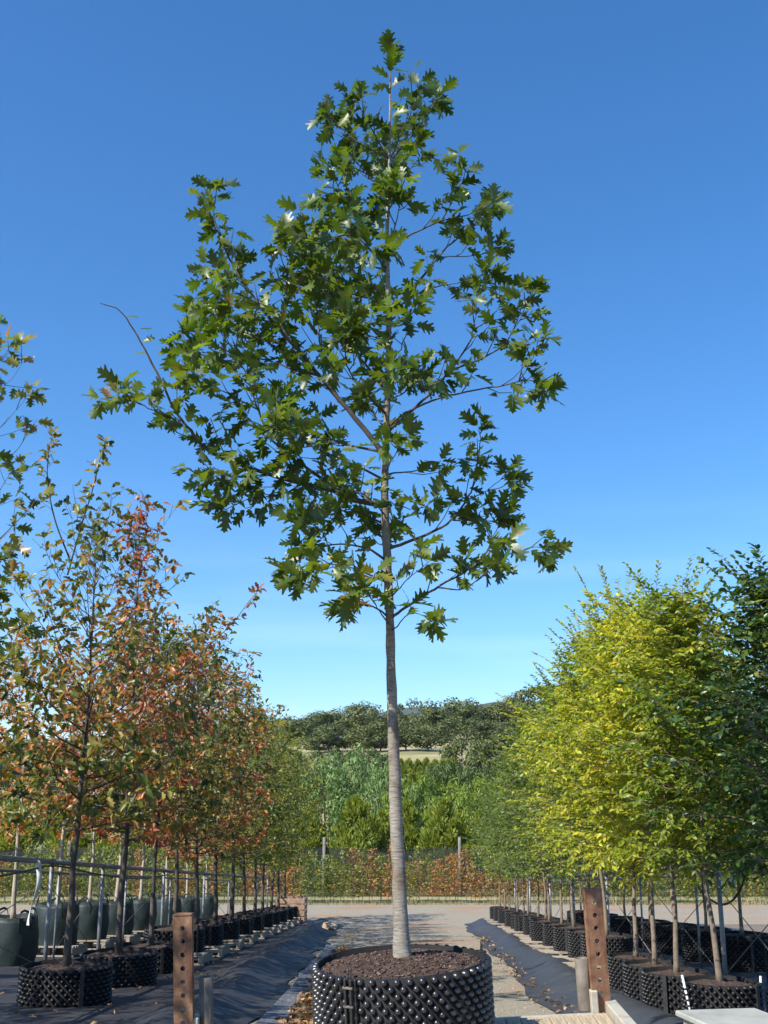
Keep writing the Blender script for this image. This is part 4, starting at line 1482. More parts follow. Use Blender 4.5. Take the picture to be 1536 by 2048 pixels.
def far_tree(name, label, cat, group, loc, rz, sc, meshes, lmat):
    root = tag(empty(name, loc, (0, 0, rz)), label, cat, group)
    root.scale = sc if hasattr(sc, '__len__') else (sc, sc, sc)
    link('trunk', meshes[0], root)
    key = (meshes[1].name, lmat.name)
    if key not in _crown_cache:
        me = meshes[1].copy()
        me.name = 'crown'
        me.materials.clear()
        me.materials.append(lmat)
        _crown_cache[key] = me
    c = link('crown', _crown_cache[key], root)
    c['kind'] = 'stuff'
    return root


ORD = ['first', 'second', 'third', 'fourth', 'fifth', 'sixth', 'seventh', 'eighth', 'ninth', 'tenth', 'eleventh', 'twelfth', 'thirteenth', 'fourteenth', 'fifteenth', 'sixteenth', 'seventeenth', 'eighteenth']

# pot meshes shared by the rows
wall_L = pot_wall(0.54, 0.46, 34, 9, 6, False, M['plastic_far'])
soil_L = soil_mesh(0.53, 0.40, 2, 0.05, 30, 5, 0.012)
wall_R = pot_wall(0.385, 0.47, 28, 11, 6, False, M['plastic_far'])
soil_R = soil_mesh(0.375, 0.42, 3, 0.04, 26, 5, 0.01)
wall_B = pot_wall(0.45, 0.62, 30, 13, 6, False, M['plastic_far'])
soil_B = soil_mesh(0.44, 0.56, 4, 0.04, 26, 5, 0.01)


def row_pot(label, group, loc, wall, soil, rz, Rp, h):
    r_ = tag(empty('plant_pot', loc, (0, 0, rz)), label, 'pot', group)
    link('wall', wall, r_)
    link('soil', soil, r_)
    k = MB()
    for a in (0.6, 3.8):
        c, s = math.cos(a), math.sin(a)
        k = MB().box((c * (Rp + 0.02), s * (Rp + 0.02), h / 2), (0.04, 0.05, h), np.array([[c, -s, 0], [s, c, 0], [0, 0, 1]]))
        k.build('seam', M['tie'], r_)
    return r_


# pallet
board = MB().box((0, 0, 0), (1.15, 0.11, 0.022), None, 0.002).mesh('deck_board', M['pallet'])
bearer = MB().box((0, 0, 0), (0.09, 1.12, 0.09), None, 0.004).mesh('bearer', M['pallet'])
foot_b = MB().box((0, 0, 0), (1.15, 0.10, 0.02), None, 0.002).mesh('bottom_board', M['pallet'])
SLOPE = math.atan(0.0731)


def pallet(label, group, x, y, rz=0.0, w=1.0):
    z = float(G(x, y)) + 0.03
    r_ = tag(empty('pallet', (x, y, z), (-SLOPE, 0, rz)), label, 'pallet', group)
    r_.scale = (w, w, 1.5)
    for k in range(7):
        link('deck_board', board, r_, (0, -0.505 + k * 0.168, 0.131), (0, 0, 0.01 * math.sin(k * 3 + x + y)))
    for k in (-1, 0, 1):
        link('bearer', bearer, r_, (k * 0.51, 0, 0.068))
    for k in (-1, 0, 1):
        link('bottom_board', foot_b, r_, (0, k * 0.5, 0.011))
    return r_


# ------------------------------------------------------------------ row of autumn trees (X about -4)
dL = [13.9, 16.5, 18.8, 20.9, 23.3, 25.9, 28.6, 31.2, 33.7, 35.9, 38.6, 41.3, 43.8]
trunk_x = [-4.0, -3.98, -4.0, -4.0, -4.0, -4.0, -4.0, -4.0, -4.0, -4.0, -4.0, -4.0, -4.0]
left_mats = ['lf_bronze', 'lf_flame', 'lf_bronze', 'lf_bronze', 'lf_red', 'lf_red', 'lf_olive', 'lf_limeaut', 'lf_limeaut', 'lf_limeaut', 'lf_limeaut', 'lf_limeaut', 'lf_limeaut']
adj = {'lf_flame': 'flame red and bronze oak', 'lf_bronze': 'bronze and olive leaved oak', 'lf_red': 'russet red leaved oak', 'lf_olive': 'olive green oak', 'lf_limeaut': 'yellow-green autumn tree'}
nL = len(dL)
specA = dict(H=6.7, clear=1.65, Rc=1.75, nb=60, leaf=None, size=0.15, kind='whorl', tw_gap=0.132, tw_len=(0.2, 0.46), elev=(2, 64), env=0.7, thin=0.55, r0=0.05, n_side=(2, 4), n_tip=(3, 6), droop=0.4)
spec_far = [dict(specA, seed=90 + i, nb=50, size=0.15, tw_gap=0.14, n_side=(2, 4), n_tip=(3, 6), Rc=1.6) for i in range(3)]
far_meshes = [tree_meshes(s_, LV_LOB, M['bark_dark']) for s_ in spec_far]
rngL = np.random.default_rng(77)
# a nearer oak of the same row whose crown reaches into view
x0, y0 = -4.25, 11.0
z0 = float(G(x0, y0)) + 0.03
row_pot('black dimpled pot of the dark lobed-leaf oak in the autumn tree row', 'pots of the autumn tree row', (x0, y0, z0 - 0.02), wall_L, soil_L, 0.4, 0.54, 0.46)
near_tree('oak_tree', 'dark green oak with deeply lobed leaves in the autumn row', 'tree', 'autumn trees in the pot row', (x0, y0, z0 + 0.42), 0.5,
          dict(specA, seed=41, H=6.6, clear=1.9, nb=28, size=0.19, Rc=1.05, tw_gap=0.22), LV_OAK, M['lf_olive'], M['bark_dark'], 260)
for k_, yb_ in enumerate((8.4, 5.8)):
    xb_ = -4.55
    zb_ = float(G(xb_, yb_)) + 0.01
    nm_ = ('next to last', 'last')[k_]
    row_pot('black dimpled pot, %s of the autumn row beside the trailer' % nm_, 'pots of the autumn tree row', (xb_, yb_, zb_), wall_L, soil_L, 0.4, 0.54, 0.46)
    far_tree('autumn_tree', 'olive oak, %s of the autumn row beside the trailer' % nm_, 'tree', 'autumn trees in the pot row', (xb_, yb_, zb_ + 0.42), 0.7 + k_, (0.85, 0.85, 0.72), far_meshes[k_], M['lf_olive'])
LPOS = []
for i, d in enumerate(dL):
    y = d * 1.07
    x = trunk_x[i]
    on_pal = i >= 3
    z = float(G(x, y)) + (0.03 + 0.205 if on_pal else 0.02)
    n_from = nL - i
    if on_pal:
        pallet('timber pallet under the %s pot from the timber crate in the autumn tree row' % ORD[n_from - 1], 'pallets of the autumn tree row', x + 0.1, y, rngL.uniform(-0.05, 0.05))
        z -= 0.025
    row_pot('black dimpled pot, %s from the timber crate in the autumn tree row' % ORD[n_from - 1], 'pots of the autumn tree row', (x, y, z), wall_L, soil_L, rngL.uniform(0, 6), 0.54, 0.46)
    zt = z + 0.42
    LPOS.append((x, y, z))
    mat_ = M[left_mats[i]]
    lab = '%s, %s from the timber crate in the pot row' % (adj[left_mats[i]], ORD[n_from - 1])
    if i < 4:
        sp_ = dict(specA, seed=50 + i)
        if i == 0:
            sp_.update(H=5.4, lean=0.012, Rc=1.75, nb=60, thin=0.68)
        if i == 1:
            sp_.update(H=6.5, Rc=1.55, nb=66, size=0.13, env=0.95, hold=0.33, elev=(2, 66), thin=0.35)
        if i == 2:
            sp_.update(H=4.9, Rc=1.7)
        if i == 3:
            sp_.update(H=5.1, Rc=1.65, size=0.14)
        ext = ()
        if i == 1:
            ext = [[W(a, b_, y - 0.15 * k) for k, (a, b_) in enumerate([(245, 1470), (265, 1430), (300, 1400), (370, 1330), (420, 1290), (470, 1240), (500, 1200), (520, 1178)])]]
        if i == 0:
            ext = [[W(a, b_, y - 0.1 * k) for k, (a, b_) in enumerate([(140, 1120), (110, 1040), (95, 960), (98, 900), (108, 866)])],
                   [W(a, b_, y - 0.1 * k) for k, (a, b_) in enumerate([(135, 1150), (160, 1060), (185, 980), (200, 920), (212, 880)])]]
        near_tree('oak_tree', lab, 'tree', 'autumn trees in the pot row', (x, y, zt), 0.0, sp_, LV_LOB, mat_, M['bark_dark'], 300, ext)
    else:
        sc = rngL.uniform(0.9, 1.02)
        far_tree('autumn_tree', lab, 'tree', 'autumn trees in the pot row', (x, y, zt), rngL.uniform(0, 6), (sc * 1.12, sc * 1.12, sc * (0.88 if i < 7 else 0.93)), far_meshes[i % 3], mat_)

# the long bough that reaches out over the aisle (belongs to the second pot's oak in the photo): separate small oak shoot on tree three
# pale trunked trees in green planter bags behind
bx_m = MB()
nseg, nr = 28, 9
Vb, Fb = [], []
rb_ = random.Random(5)
for i in range(nr + 1):
    z = 0.88 * i / nr
    rr_ = 0.43 + 0.05 * math.sin(math.pi * i / nr)
    for k in range(nseg):
        a = 2 * math.pi * k / nseg
        q = rr_ * (1 + 0.03 * math.sin(a * 5 + i * 0.7) + 0.02 * math.sin(a * 9 - i))
        Vb.append((q * math.cos(a), q * math.sin(a), z + (0.02 * math.sin(a * 4) if i == nr else 0)))
for i in range(nr):
    for k in range(nseg):
        a = i * nseg + k
        b_ = i * nseg + (k + 1) % nseg
        Fb.append((a, b_, b_ + nseg, a + nseg))
nt0 = len(Vb)
for k in range(nseg):
    a = 2 * math.pi * k / nseg
    Vb.append((0.38 * math.cos(a), 0.38 * math.sin(a), 0.78))
for k in range(nseg):
    a = nr * nseg + k
    b_ = nr * nseg + (k + 1) % nseg
    Fb.append((a, b_, nt0 + (k + 1) % nseg, nt0 + k))
bag_me = bx_m.add(Vb, Fb).mesh('bag_body', M['bag'], True)
bag_soil = soil_mesh(0.40, 0.80, 9, 0.03, 20, 4, 0.01)
hm = MB()
hh = [(-0.14, 0, 0.66), (-0.13, 0.02, 0.84), (-0.08, 0.05, 0.97), (0.0, 0.06, 1.0), (0.08, 0.05, 0.97), (0.13, 0.02, 0.84), (0.14, 0, 0.66)]
for a, b_ in zip(hh[:-1], hh[1:]):
    pass
Vh = []
for (x, y, z) in hh:
    Vh += [(x - 0.0, y - 0.006, z - 0.022), (x, y + 0.006, z - 0.022), (x, y + 0.006, z + 0.022), (x, y - 0.006, z + 0.022)]
Fh = [(i * 4 + k, i * 4 + (k + 1) % 4, (i + 1) * 4 + (k + 1) % 4, (i + 1) * 4 + k) for i in range(6) for k in range(4)]
handle_me = hm.add(Vh, Fh).mesh('handle', M['bag'])
bag_specs = [dict(specA, seed=120 + i, H=5.2, clear=1.55, nb=34, Rc=1.5, size=0.16, r0=0.052, tw_gap=0.17) for i in range(2)]
bag_meshes = [tree_meshes(s_, LV_LOB, M['bark_pale']) for s_ in bag_specs]
dB = [8.5, 11.2, 14.2, 17.4, 20.6, 23.3, 25.8, 28.4, 31.2, 35.0, 38.6, 42.8]
for i, d in enumerate(dB):
    y = d * 1.07
    x = -7.0
    onp = i > 4
    z = float(G(x, y)) + (0.03 + 0.18 if onp else 0.01)
    who = '%s from the road in the bag row' % ORD[len(dB) - 1 - i]
    if onp:
        pallet('timber pallet under the green bag that is ' + who, 'pallets of the bag row', x, y, rngL.uniform(-0.05, 0.05), 1.0)
    r_ = tag(empty('planter_bag', (x, y, z), (0, 0, rngL.uniform(0, 6))), 'dark green fabric planter bag with loop handles, ' + who, 'planter bag', 'green planter bags')
    link('bag_body', bag_me, r_)
    link('soil', bag_soil, r_)
    for k in range(4):
        a = k * math.pi / 2
        link('handle', handle_me, r_, (0.45 * math.cos(a), 0.45 * math.sin(a), 0), (0, 0, a + math.pi / 2))
    far_tree('maple_tree', 'orange tree with pale trunk, %s from the road in the bag row' % ORD[len(dB) - 1 - i], 'tree', 'orange trees in green bags', (x, y, z + 0.8), rngL.uniform(0, 6), rngL.uniform(0.92, 1.05), bag_meshes[i % 2], M['lf_orange'])

# ------------------------------------------------------------------ row of golden trees (X about 3.5)
dR = [11.5, 12.75, 14.0, 15.6, 17.6, 19.2, 21.2, 23.0, 25.1, 26.6, 28.3, 30.6, 32.3, 34.2, 37.2, 39.8, 42.3]
nR = len(dR)
specE = dict(H=4.6, clear=1.15, Rc=1.3, nb=70, leaf=None, size=0.085, kind='spray', tw_gap=0.058, tw_len=(0.25, 0.6), elev=(14, 66), env=0.75, r0=0.034, curve=-0.1, lsp=0.03, hold=0.62)
rm = ['lf_goldgreen', 'lf_gold', 'lf_gold', 'lf_gold', 'lf_gold', 'lf_goldgreen', 'lf_goldgreen'] + ['lf_midgreen'] * 10
radj = {'lf_goldgreen': 'yellow-green small-leaved tree', 'lf_darkgreen': 'dark green small-leaved tree', 'lf_gold': 'golden yellow small-leaved tree', 'lf_midgreen': 'light green small-leaved tree'}
farE = [tree_meshes(dict(specE, seed=210 + i, nb=56, size=0.10, tw_gap=0.085, lsp=0.045, Rc=1.2), LV_ELL, M['bark_tan']) for i in range(3)]
rngR = np.random.default_rng(5)
for i, d in enumerate(dR):
    y = d * 1.07
    x = 3.42 + 0.034 * (y - 14) + rngR.uniform(-0.06, 0.06)
    if i == 0:
        x += 0.1
    onp = i >= 4
    z = float(G(x, y)) + (0.03 + 0.18 if onp else 0.012)
    who = '%s from the road in the golden tree row' % ORD[nR - 1 - i]
    if onp:
        pallet('timber pallet under the pot ' + who, 'pallets of the golden tree row', x - 0.12, y, rngR.uniform(-0.06, 0.06), 0.88)
    row_pot('black dimpled pot, ' + who, 'pots of the golden tree row', (x, y, z), wall_R, soil_R, rngR.uniform(0, 6), 0.385, 0.47)
    lab = '%s, %s' % (radj[rm[i]], who)
    loc = (x, y, z + 0.43)
    if i < 5:
        sp_ = dict(specE, seed=150 + i)
        if i == 0:
            sp_.update(H=4.0, Rc=0.85, lean=0.04)
        if i == 1:
            sp_.update(H=3.9, Rc=1.25)
        if i == 2:
            sp_.update(H=4.2, Rc=1.35)
        if i == 3:
            sp_.update(H=4.7, Rc=1.6)
        near_tree('small_leaved_tree', lab, 'tree', 'trees in the golden row', loc, rngR.uniform(0, 6), sp_, LV_ELL, M[rm[i]], M['bark_tan'], 300)
    else:
        sc = rngR.uniform(0.9, 1.03)
        far_tree('small_leaved_tree', lab, 'tree', 'trees in the golden row', loc, rngR.uniform(0, 6), sc, farE[i % 3], M[rm[i]])

# darker tree at the near end of the same row
x, y = 4.0, 11.1
z = float(G(x, y)) + 0.012
row_pot('black dimpled pot of the dark green tree at the cabinet end of the golden row', 'pots of the golden tree row', (x, y, z), wall_R, soil_R, 1.0, 0.385, 0.47)
near_tree('small_leaved_tree', 'dark green small-leaved tree at the cabinet end of the golden row', 'tree', 'trees in the golden row', (x, y, z + 0.43), 0.3, dict(specE, seed=177, H=3.7, Rc=1.25, size=0.095, lsp=0.036), LV_ELL, M['lf_darkgreen'], M['bark_tan'], 300)

# second row behind it
for i, d in enumerate([16.6, 19.3, 21.6, 24.0, 26.5, 29.5, 33, 37]):
    y = d * 1.07
    x = 6.3 + 0.02 * (y - 20)
    z = float(G(x, y)) + 0.012
    who = '%s from the road in the back row behind the golden trees' % ORD[7 - i]
    row_pot('tall black dimpled pot, ' + who, 'pots of the back row', (x, y, z), wall_B, soil_B, rngR.uniform(0, 6), 0.45, 0.62)
    far_tree('small_leaved_tree', 'dark green tree, ' + who, 'tree', 'trees of the back row', (x, y, z + 0.57), rngR.uniform(0, 6), rngR.uniform(0.92, 1.02), farE[i % 3], M['lf_darkgreen'] if i < 3 else M['lf_midgreen'])

# ------------------------------------------------------------------ tie frames of galvanised pipe


def tie_frame(label, xf, ys_post, hgt, r, sag=0.0, brace=True):
    """posts, one long rail made of straight lengths, thin cross braces"""
    y0_ = ys_post[0]
    root = tag(empty('tie_frame', (xf(y0_), y0_, float(G(xf(y0_), y0_)))), label, 'frame', 'pipe frames the trees are tied to')
    o0 = np.array((xf(y0_), y0_, float(G(xf(y0_), y0_))))
    tops = []
    for y in ys_post:
        x = xf(y)
        g_ = float(G(x, y))
        tops.append(np.array((x, y, g_ + hgt)))
        MB().tube([np.array((x, y, g_ - 0.1)) - o0, np.array((x, y, g_ + hgt)) - o0], r * 0.85, 10).build('post', M['galv'], root, True)
    for a, b_ in zip(tops[:-1], tops[1:]):
        mid = (a + b_) / 2 - (0, 0, sag)
        e = (b_ - a) * 0.004
        MB().tube([a - o0 + (0, 0, r * 0.4), mid - o0 + (0, 0, r * 0.4), b_ - o0 - e + (0, 0, r * 0.4)], r, 10).build('rail', M['galv'], root, True)
    for t in tops:
        MB().tube([t - o0 - (0, 0.06, -r * 0.4), t - o0 + (0, 0.06, r * 0.4)], r * 1.25, 10).build('coupling', M['galv'], root, True)
    if brace:
        for a, b_ in list(zip(tops[:-1], tops[1:]))[::1]:
            for s_ in (0, 1):
                p, q = (a, b_) if s_ else (b_, a)
                MB().tube([p - o0 - (0.02 * (s_ + 1), 0, 0.25), q - o0 - (0.02 * (s_ + 1), 0, hgt - 0.35)], 0.007, 4).build('brace', M['post_wood'], root)
    return root


tie_frame('galvanised pipe frame beside the autumn tree pots', lambda y: -4.72, [10.5, 16.4, 19.4, 24.8, 30.4, 36.5, 43.0, 47.0], 1.73, 0.036)
tie_frame('thinner pipe frame between the autumn trees and the green bags', lambda y: -5.9, [10.0, 15.5, 21.0, 26.5, 32.0, 38.0, 44.0], 1.64, 0.026, brace=False)
tie_frame('galvanised pipe frame beside the golden tree pots', lambda y: 4.15 + 0.03 * (y - 14), [11.2, 14.4, 18.6, 23.0, 28, 33, 39, 45], 1.66, 0.034)
tie_frame('thinner pipe frame between the golden trees and the back row', lambda y: 5.35 + 0.025 * (y - 14), [11.5, 16.0, 20.5, 25.5, 31, 37, 43], 1.60, 0.026, brace=False)


def hang(label, pts, r, mat, cat='hose', name='drip_hose', n=40):
    P = smooth_poly(np.array(pts, float), n)
    return tag(MB().tube(P, r, 6).build(name, mat, None, True), label, cat)


zr = lambda x, y, h: (x, y, float(G(x, y)) + h)
hang('black drip hose hanging in a loop from the pipe frame by the golden trees', [zr(4.12, 13.0, 1.66), zr(4.2, 13.8, 1.32), zr(4.22, 14.5, 1.2), zr(4.24, 15.3, 1.3), zr(4.3, 16.6, 1.67)], 0.014, M['hose'])
hang('black drip hose slung under the pipe rail by the autumn trees', [zr(-4.66, 11.0, 1.6), zr(-4.66, 13.5, 1.52), zr(-4.66, 15, 1.60), zr(-4.66, 16.4, 1.69), zr(-4.66, 19.0, 1.60), zr(-4.66, 22, 1.56), zr(-4.66, 25, 1.66)], 0.013, M['hose'], n=80)
rg = np.random.default_rng(9)
pts = [(3.0 + 0.2 * math.cos(a) * 1.3, 12.5 + 0.28 * math.sin(a)) for a in np.linspace(0.4, 5.6, 12)]
hang('thin white tube lying in a loop on the black weed mat', [(x, y, float(G(x, y)) + 0.034 + 0.004 * i % 2 * 0.01) for i, (x, y) in enumerate(pts)], 0.008, M['white_pipe'], 'tube', 'irrigation_tube')


def stake(px, py0, py1, Y, label):
    a, b_ = W(px[0], py0, Y), W(px[1], py1, Y)
    base_ = np.array((a[0], a[1], float(G(a[0], a[1])) + 0.0))
    r_ = tag(empty('irrigation_stake', base_), label, 'stake', 'white irrigation stakes')
    MB().tube([(0, 0, -0.05), (0, 0, (a - base_)[2]), b_ - base_], 0.012, 8).build('riser', M['white_pipe'], r_, True)
    for k in range(4):
        q = (a - base_) + ((b_ - a)) * (0.1 + 0.16 * k)
        MB().tube([q, q + (b_ - a) * 0.05], 0.0145, 8).build('band', M['hose'], r_, True)


stake((1380, 1364), 2020, 1950, 12.1, 'white riser stake with dark bands in front of the nearest golden row pots')
stake((1522, 1521), 1995, 1952, 12.2, 'short white riser stake beside the dark green tree pot')
p = W(1420, 1765, 12.1)
t_ = tag(empty('plant_tag', (4.10, 13.6, float(G(4.1, 13.6)) + 1.55)), 'white plastic plant tag hanging on the pipe rail by the golden trees', 'tag')
MB().box((0, -0.02, -0.02), (0.075, 0.004, 0.22), np.array(Matrix.Rotation(R(12), 3, 'Y')), 0.0).build('card', M['white_pipe'], t_)
MB().tube([(0.02, -0.02, 0.09), (0.03, 0.0, 0.16)], 0.003, 4).build('string', M['white_pipe'], t_)
# white plastic strip caught on the frame
qx, qy = -4.68, 15.6
qz = float(G(qx, qy)) + 1.75
Vs, Fs = [], []
for i, t in enumerate(np.linspace(0, 1, 12)):
    a = t * 2.4
    cx_, cy_, cz_ = qx + 0.05 * math.sin(t * 5), qy - 0.04 - 0.05 * t, qz - 0.82 * t
    for e in (-1, 1):
        Vs.append((cx_ + e * 0.035 * math.cos(a), cy_ + e * 0.035 * math.sin(a), cz_))
        Vs.append((cx_ + e * 0.035 * math.cos(a) + 0.002 * math.sin(a), cy_ + e * 0.035 * math.sin(a) - 0.002 * math.cos(a), cz_))
for i in range(11):
    k = 4 * i
    Fs += [(k, k + 2, k + 6, k + 4), (k + 3, k + 1, k + 5, k + 7), (k + 1, k, k + 4, k + 5), (k + 2, k + 3, k + 7, k + 6)]
tag(MB().add(Vs, Fs).build('plastic_strip', M['white_pipe'], None, True), 'twisted white plastic strip hanging from the pipe rail near the green bags', 'plastic strip')

# ------------------------------------------------------------------ timber crate, boards, rock, litter
crate = tag(empty('timber_crate', (-3.75, 47.3, float(G(-3.75, 47.3)) + 0.012)), 'slatted timber crate at the road end of the autumn tree row', 'crate', None)
for side in (-1, 1):
    for k in range(4):
        MB().box((side * 0.58, 0, 0.16 + k * 0.235), (0.03, 1.2, 0.19), None, 0.004).build('slat', M['crate'], crate)
        MB().box((0, side * 0.615, 0.16 + k * 0.235), (1.13, 0.03, 0.19), None, 0.004).build('slat', M['crate'], crate)
for sx in (-1, 1):
    for sy in (-1, 1):
        MB().box((sx * 0.53, sy * 0.56, 0.5), (0.07, 0.07, 1.0), None, 0.004).build('corner_post', M['crate'], crate)
MB().box((0, 0, 0.06), (1.0, 1.05, 0.04)).build('floor_board', M['crate'], crate)

bm = bmesh.new()
bmesh.ops.create_icosphere(bm, subdivisions=3, radius=0.28)
rr_ = random.Random(8)
for v in bm.verts:
    n_ = v.co.normalized()
    v.co *= 1 + 0.16 * math.sin(n_.x * 4 + 1) * math.cos(n_.y * 5) + 0.1 * math.sin(n_.z * 7 + n_.x * 6)
    v.co.z *= 0.62
me = bpy.data.meshes.new('rock')
bm.to_mesh(me)
bm.free()
me.materials.append(M['rock'])
tag(link('rock', me, None, (-1.85, 39.5, float(G(-1.85, 39.5)) + 0.13)), 'pale tan rock at the edge of the gravel by the weed mat', 'rock')

# weathered boards lying along the mat edge
for j, (ya, yb, xa, xb) in enumerate([(12.0, 16.6, -1.20, -1.16), (17.0, 22.6, -1.20, -1.22), (23.0, 28.6, -1.20, -1.26)]):
    ln = math.hypot(yb - ya, xb - xa)
    xm, ym = (xa + xb) / 2, (ya + yb) / 2
    o = MB().box((0, 0, 0), (0.26, ln, 0.04), None, 0.006).build('board', M['plank_grey'], None, loc=(xm, ym, float(G(xm, ym)) + 0.055), rot=(-SLOPE, R(6), math.atan2(xa - xb, yb - ya)))
    tag(o, ['grey weathered board beside the leaf litter, nearest the trailer', 'grey weathered board, middle one along the mat edge', 'grey weathered board, nearest the rock along the mat edge'][j], 'board', 'boards along the mat edge')

rng = np.random.default_rng(4)


def litter(n, xf, yr, s, name, label, mat, z=0.03):
    y = rng.uniform(yr[0], yr[1], n)
    x = xf(y, rng.normal(0, 1, n))
    T_ = np.stack([x, y, G(x, y) + z + rng.uniform(0, 0.03, n)], 1)
    Mx_ = frames(rng.normal(0, 1, (n, 3)) * (1, 1, 0.25), rng.normal(0, 0.45, (n, 3)) + (0, 0, 1), rng.uniform(s[0], s[1], n))
    o_ = link(name, inst_mesh(name, warp(LV_LOB, 3), Mx_, T_, mat))
    return tag(o_, label, 'leaves', kind='stuff')


litter(3200, lambda y, e: -0.92 + e * 0.13, (11.5, 27), (0.05, 0.14), 'leaf_litter', 'brown fallen leaves heaped along the mat edge', M['litter'])
litter(160, lambda y, e: -3.4 + e * 0.9, (12, 24), (0.06, 0.11), 'leaf_litter', 'scattered fallen leaves on the shade-darkened weed mat', M['litter'], 0.05)
litter(240, lambda y, e: 2.15 + 0.036 * (y - 15) + e * 0.13, (12.5, 34), (0.05, 0.10), 'leaf_litter', 'fallen leaves caught on the smooth mat edge', M['litter'], 0.045)
# gravel stones
n = 2600
y = rng.uniform(12, 44, n)
x = rng.uniform(-1.0, 2.3, n)
T = np.stack([x, y, G(x, y) + 0.014], 1)
Mx = frames(rng.normal(0, 1, (n, 3)), rng.normal(0, 1, (n, 3)), rng.uniform(0.01, 0.035, n))
tag(link('gravel_stones', inst_mesh('gravel_stones', chip, Mx, T, M['rock'])), 'loose gravel stones on the aisle', 'gravel', kind='stuff')


def tufts(n, x, y, hgt, name, label, mat, w=0.09):
    T_ = np.stack([x, y, G(x, y)], 1)
    d = rng.normal(0, 0.35, (n, 3))
    d[:, 2] = 1
    Mx_ = frames(d, rng.normal(0, 1, (n, 3)), hgt * rng.uniform(0.5, 1.2, n))
    V0 = np.array([(0, -w, 0), (0, w, 0), (0.6, w * 0.5, 0.04), (1, 0, 0.16), (0.6, -w * 0.5, 0.04)])
    o_ = link(name, inst_mesh(name, (V0, [(0, 1, 2, 4), (4, 2, 3)]), Mx_, T_, mat))
    return tag(o_, label, 'grass', kind='stuff')


n = 6500
xx = rng.uniform(-26, 26, n)
clump = 0.5 + 0.5 * np.sin(xx * 1.7) * np.sin(xx * 0.63 + 1)
yy = 60.2 + rng.normal(0, 0.45, n)
tufts(n, xx, yy, 0.16 + 0.5 * clump ** 2 * rng.uniform(0.3, 1, n), 'dry_grass', 'strip of dry pale grass along the far edge of the road', M['dry_grass'], 0.05)
n = 900
yy = rng.uniform(12.5, 40, n)
xx = -0.75 - 0.012 * (yy - 13) + rng.normal(0, 0.12, n)
tufts(n, xx, yy, 0.12 * rng.uniform(0.5, 1.3, n), 'grass', 'weedy grass growing along the mat edge', M['dry_grass'], 0.04)

# ------------------------------------------------------------------ saplings across the road


def sapling_mesh(seed, h, wdt, n):
    rg_ = np.random.default_rng(seed)
    f = rg_.uniform(0, 1, n) ** 0.85
    z = 0.35 + f * (h - 0.35)
    a = rg_.uniform(0, 2 * math.pi, n)
    r = wdt * (0.35 + 0.65 * np.sin(np.pi * np.clip(f * 0.75 + 0.15, 0, 1))) * np.sqrt(rg_.uniform(0, 1, n)) * (1 + 0.35 * np.sin(z * 7 + a * 2))
    T_ = np.stack([r * np.cos(a), r * np.sin(a), z], 1)
    d = np.stack([np.cos(a), np.sin(a), rg_.uniform(-0.6, 0.7, n)], 1) + rg_.normal(0, 0.5, (n, 3))
    Mx_ = frames(d, rg_.normal(0, 0.6, (n, 3)) + (0, 0, 0.8), rg_.uniform(0.08, 0.17, n))
    stem = MB().tube([(0, 0, -0.02), (0.02, 0.01, h * 0.5), (0, 0.02, h * 0.97)], [0.014, 0.010, 0.004], 5)
    for k in range(7):
        zz_ = h * (0.25 + 0.09 * k)
        aa_ = k * 2.4
        stem.tube([(0.01, 0.01, zz_), (wdt * 0.7 * math.cos(aa_), wdt * 0.7 * math.sin(aa_), zz_ + 0.35)], [0.006, 0.003], 4)
    me_ = inst_mesh('foliage', LV_Q, Mx_, T_, M['sap_red'])
    return stem.mesh('stem', M['bark_tan'], True), me_


sap_var = []
for k in range(5):
    st_m, fo = sapling_mesh(300 + k, 2.5, 0.29, 250)
    d_ = {}
    for nm in ('sap_red', 'sap_green', 'sap_tan'):
        c = fo.copy()
        c.materials.clear()
        c.materials.append(M[nm])
        d_[nm] = c
    sap_var.append((st_m, d_))
slab = {'sap_red': ('russet red sapling', 'russet saplings across the road'),
        'sap_green': ('green leaved sapling', 'green saplings across the road'),
        'sap_tan': ('tan leaved sapling', 'tan saplings across the road')}
rs = np.random.default_rng(31)
cnt = 0
for row, yb in enumerate((61.4, 62.8)):
    for x in np.arange(-21 if row else -22, 21.5, 0.52):
        zone = math.sin(x * 0.55 + row * 0.8) + math.sin(x * 1.3 + 2) * 0.6 + rs.normal(0, 0.35)
        if x < -7:
            zone = rs.normal(0.2, 0.9) - 0.6
        nm = 'sap_red' if zone > 0.15 else 'sap_green'
        if x > 5.2 and rs.uniform() < 0.75:
            nm = 'sap_tan'
        if x > 9:
            nm = 'sap_green'
        xx_, yy_ = x + rs.uniform(-0.12, 0.12), yb + rs.uniform(-0.15, 0.15)
        st_m, d_ = sap_var[int(rs.integers(0, 5))]
        h_ = rs.uniform(0.72, 1.3) * (0.82 if x > 5 else 1.0) * (0.88 if row == 0 else 1.0)
        r_ = tag(empty('sapling', (xx_, yy_, float(G(xx_, yy_))), (0, 0, rs.uniform(0, 6))), '%s %s in the %s line across the road' % ('tall' if h_ > 1.08 else ('short' if h_ < 0.85 else 'middling'), slab[nm][0], 'front' if row == 0 else 'back'), 'sapling', slab[nm][1])
        wd_ = rs.uniform(0.85, 1.25)
        r_.scale = (wd_, wd_, h_)
        link('stem', st_m, r_)
        c = link('foliage', d_[nm], r_)
        c['kind'] = 'stuff'
        cnt += 1
print('saplings', cnt)

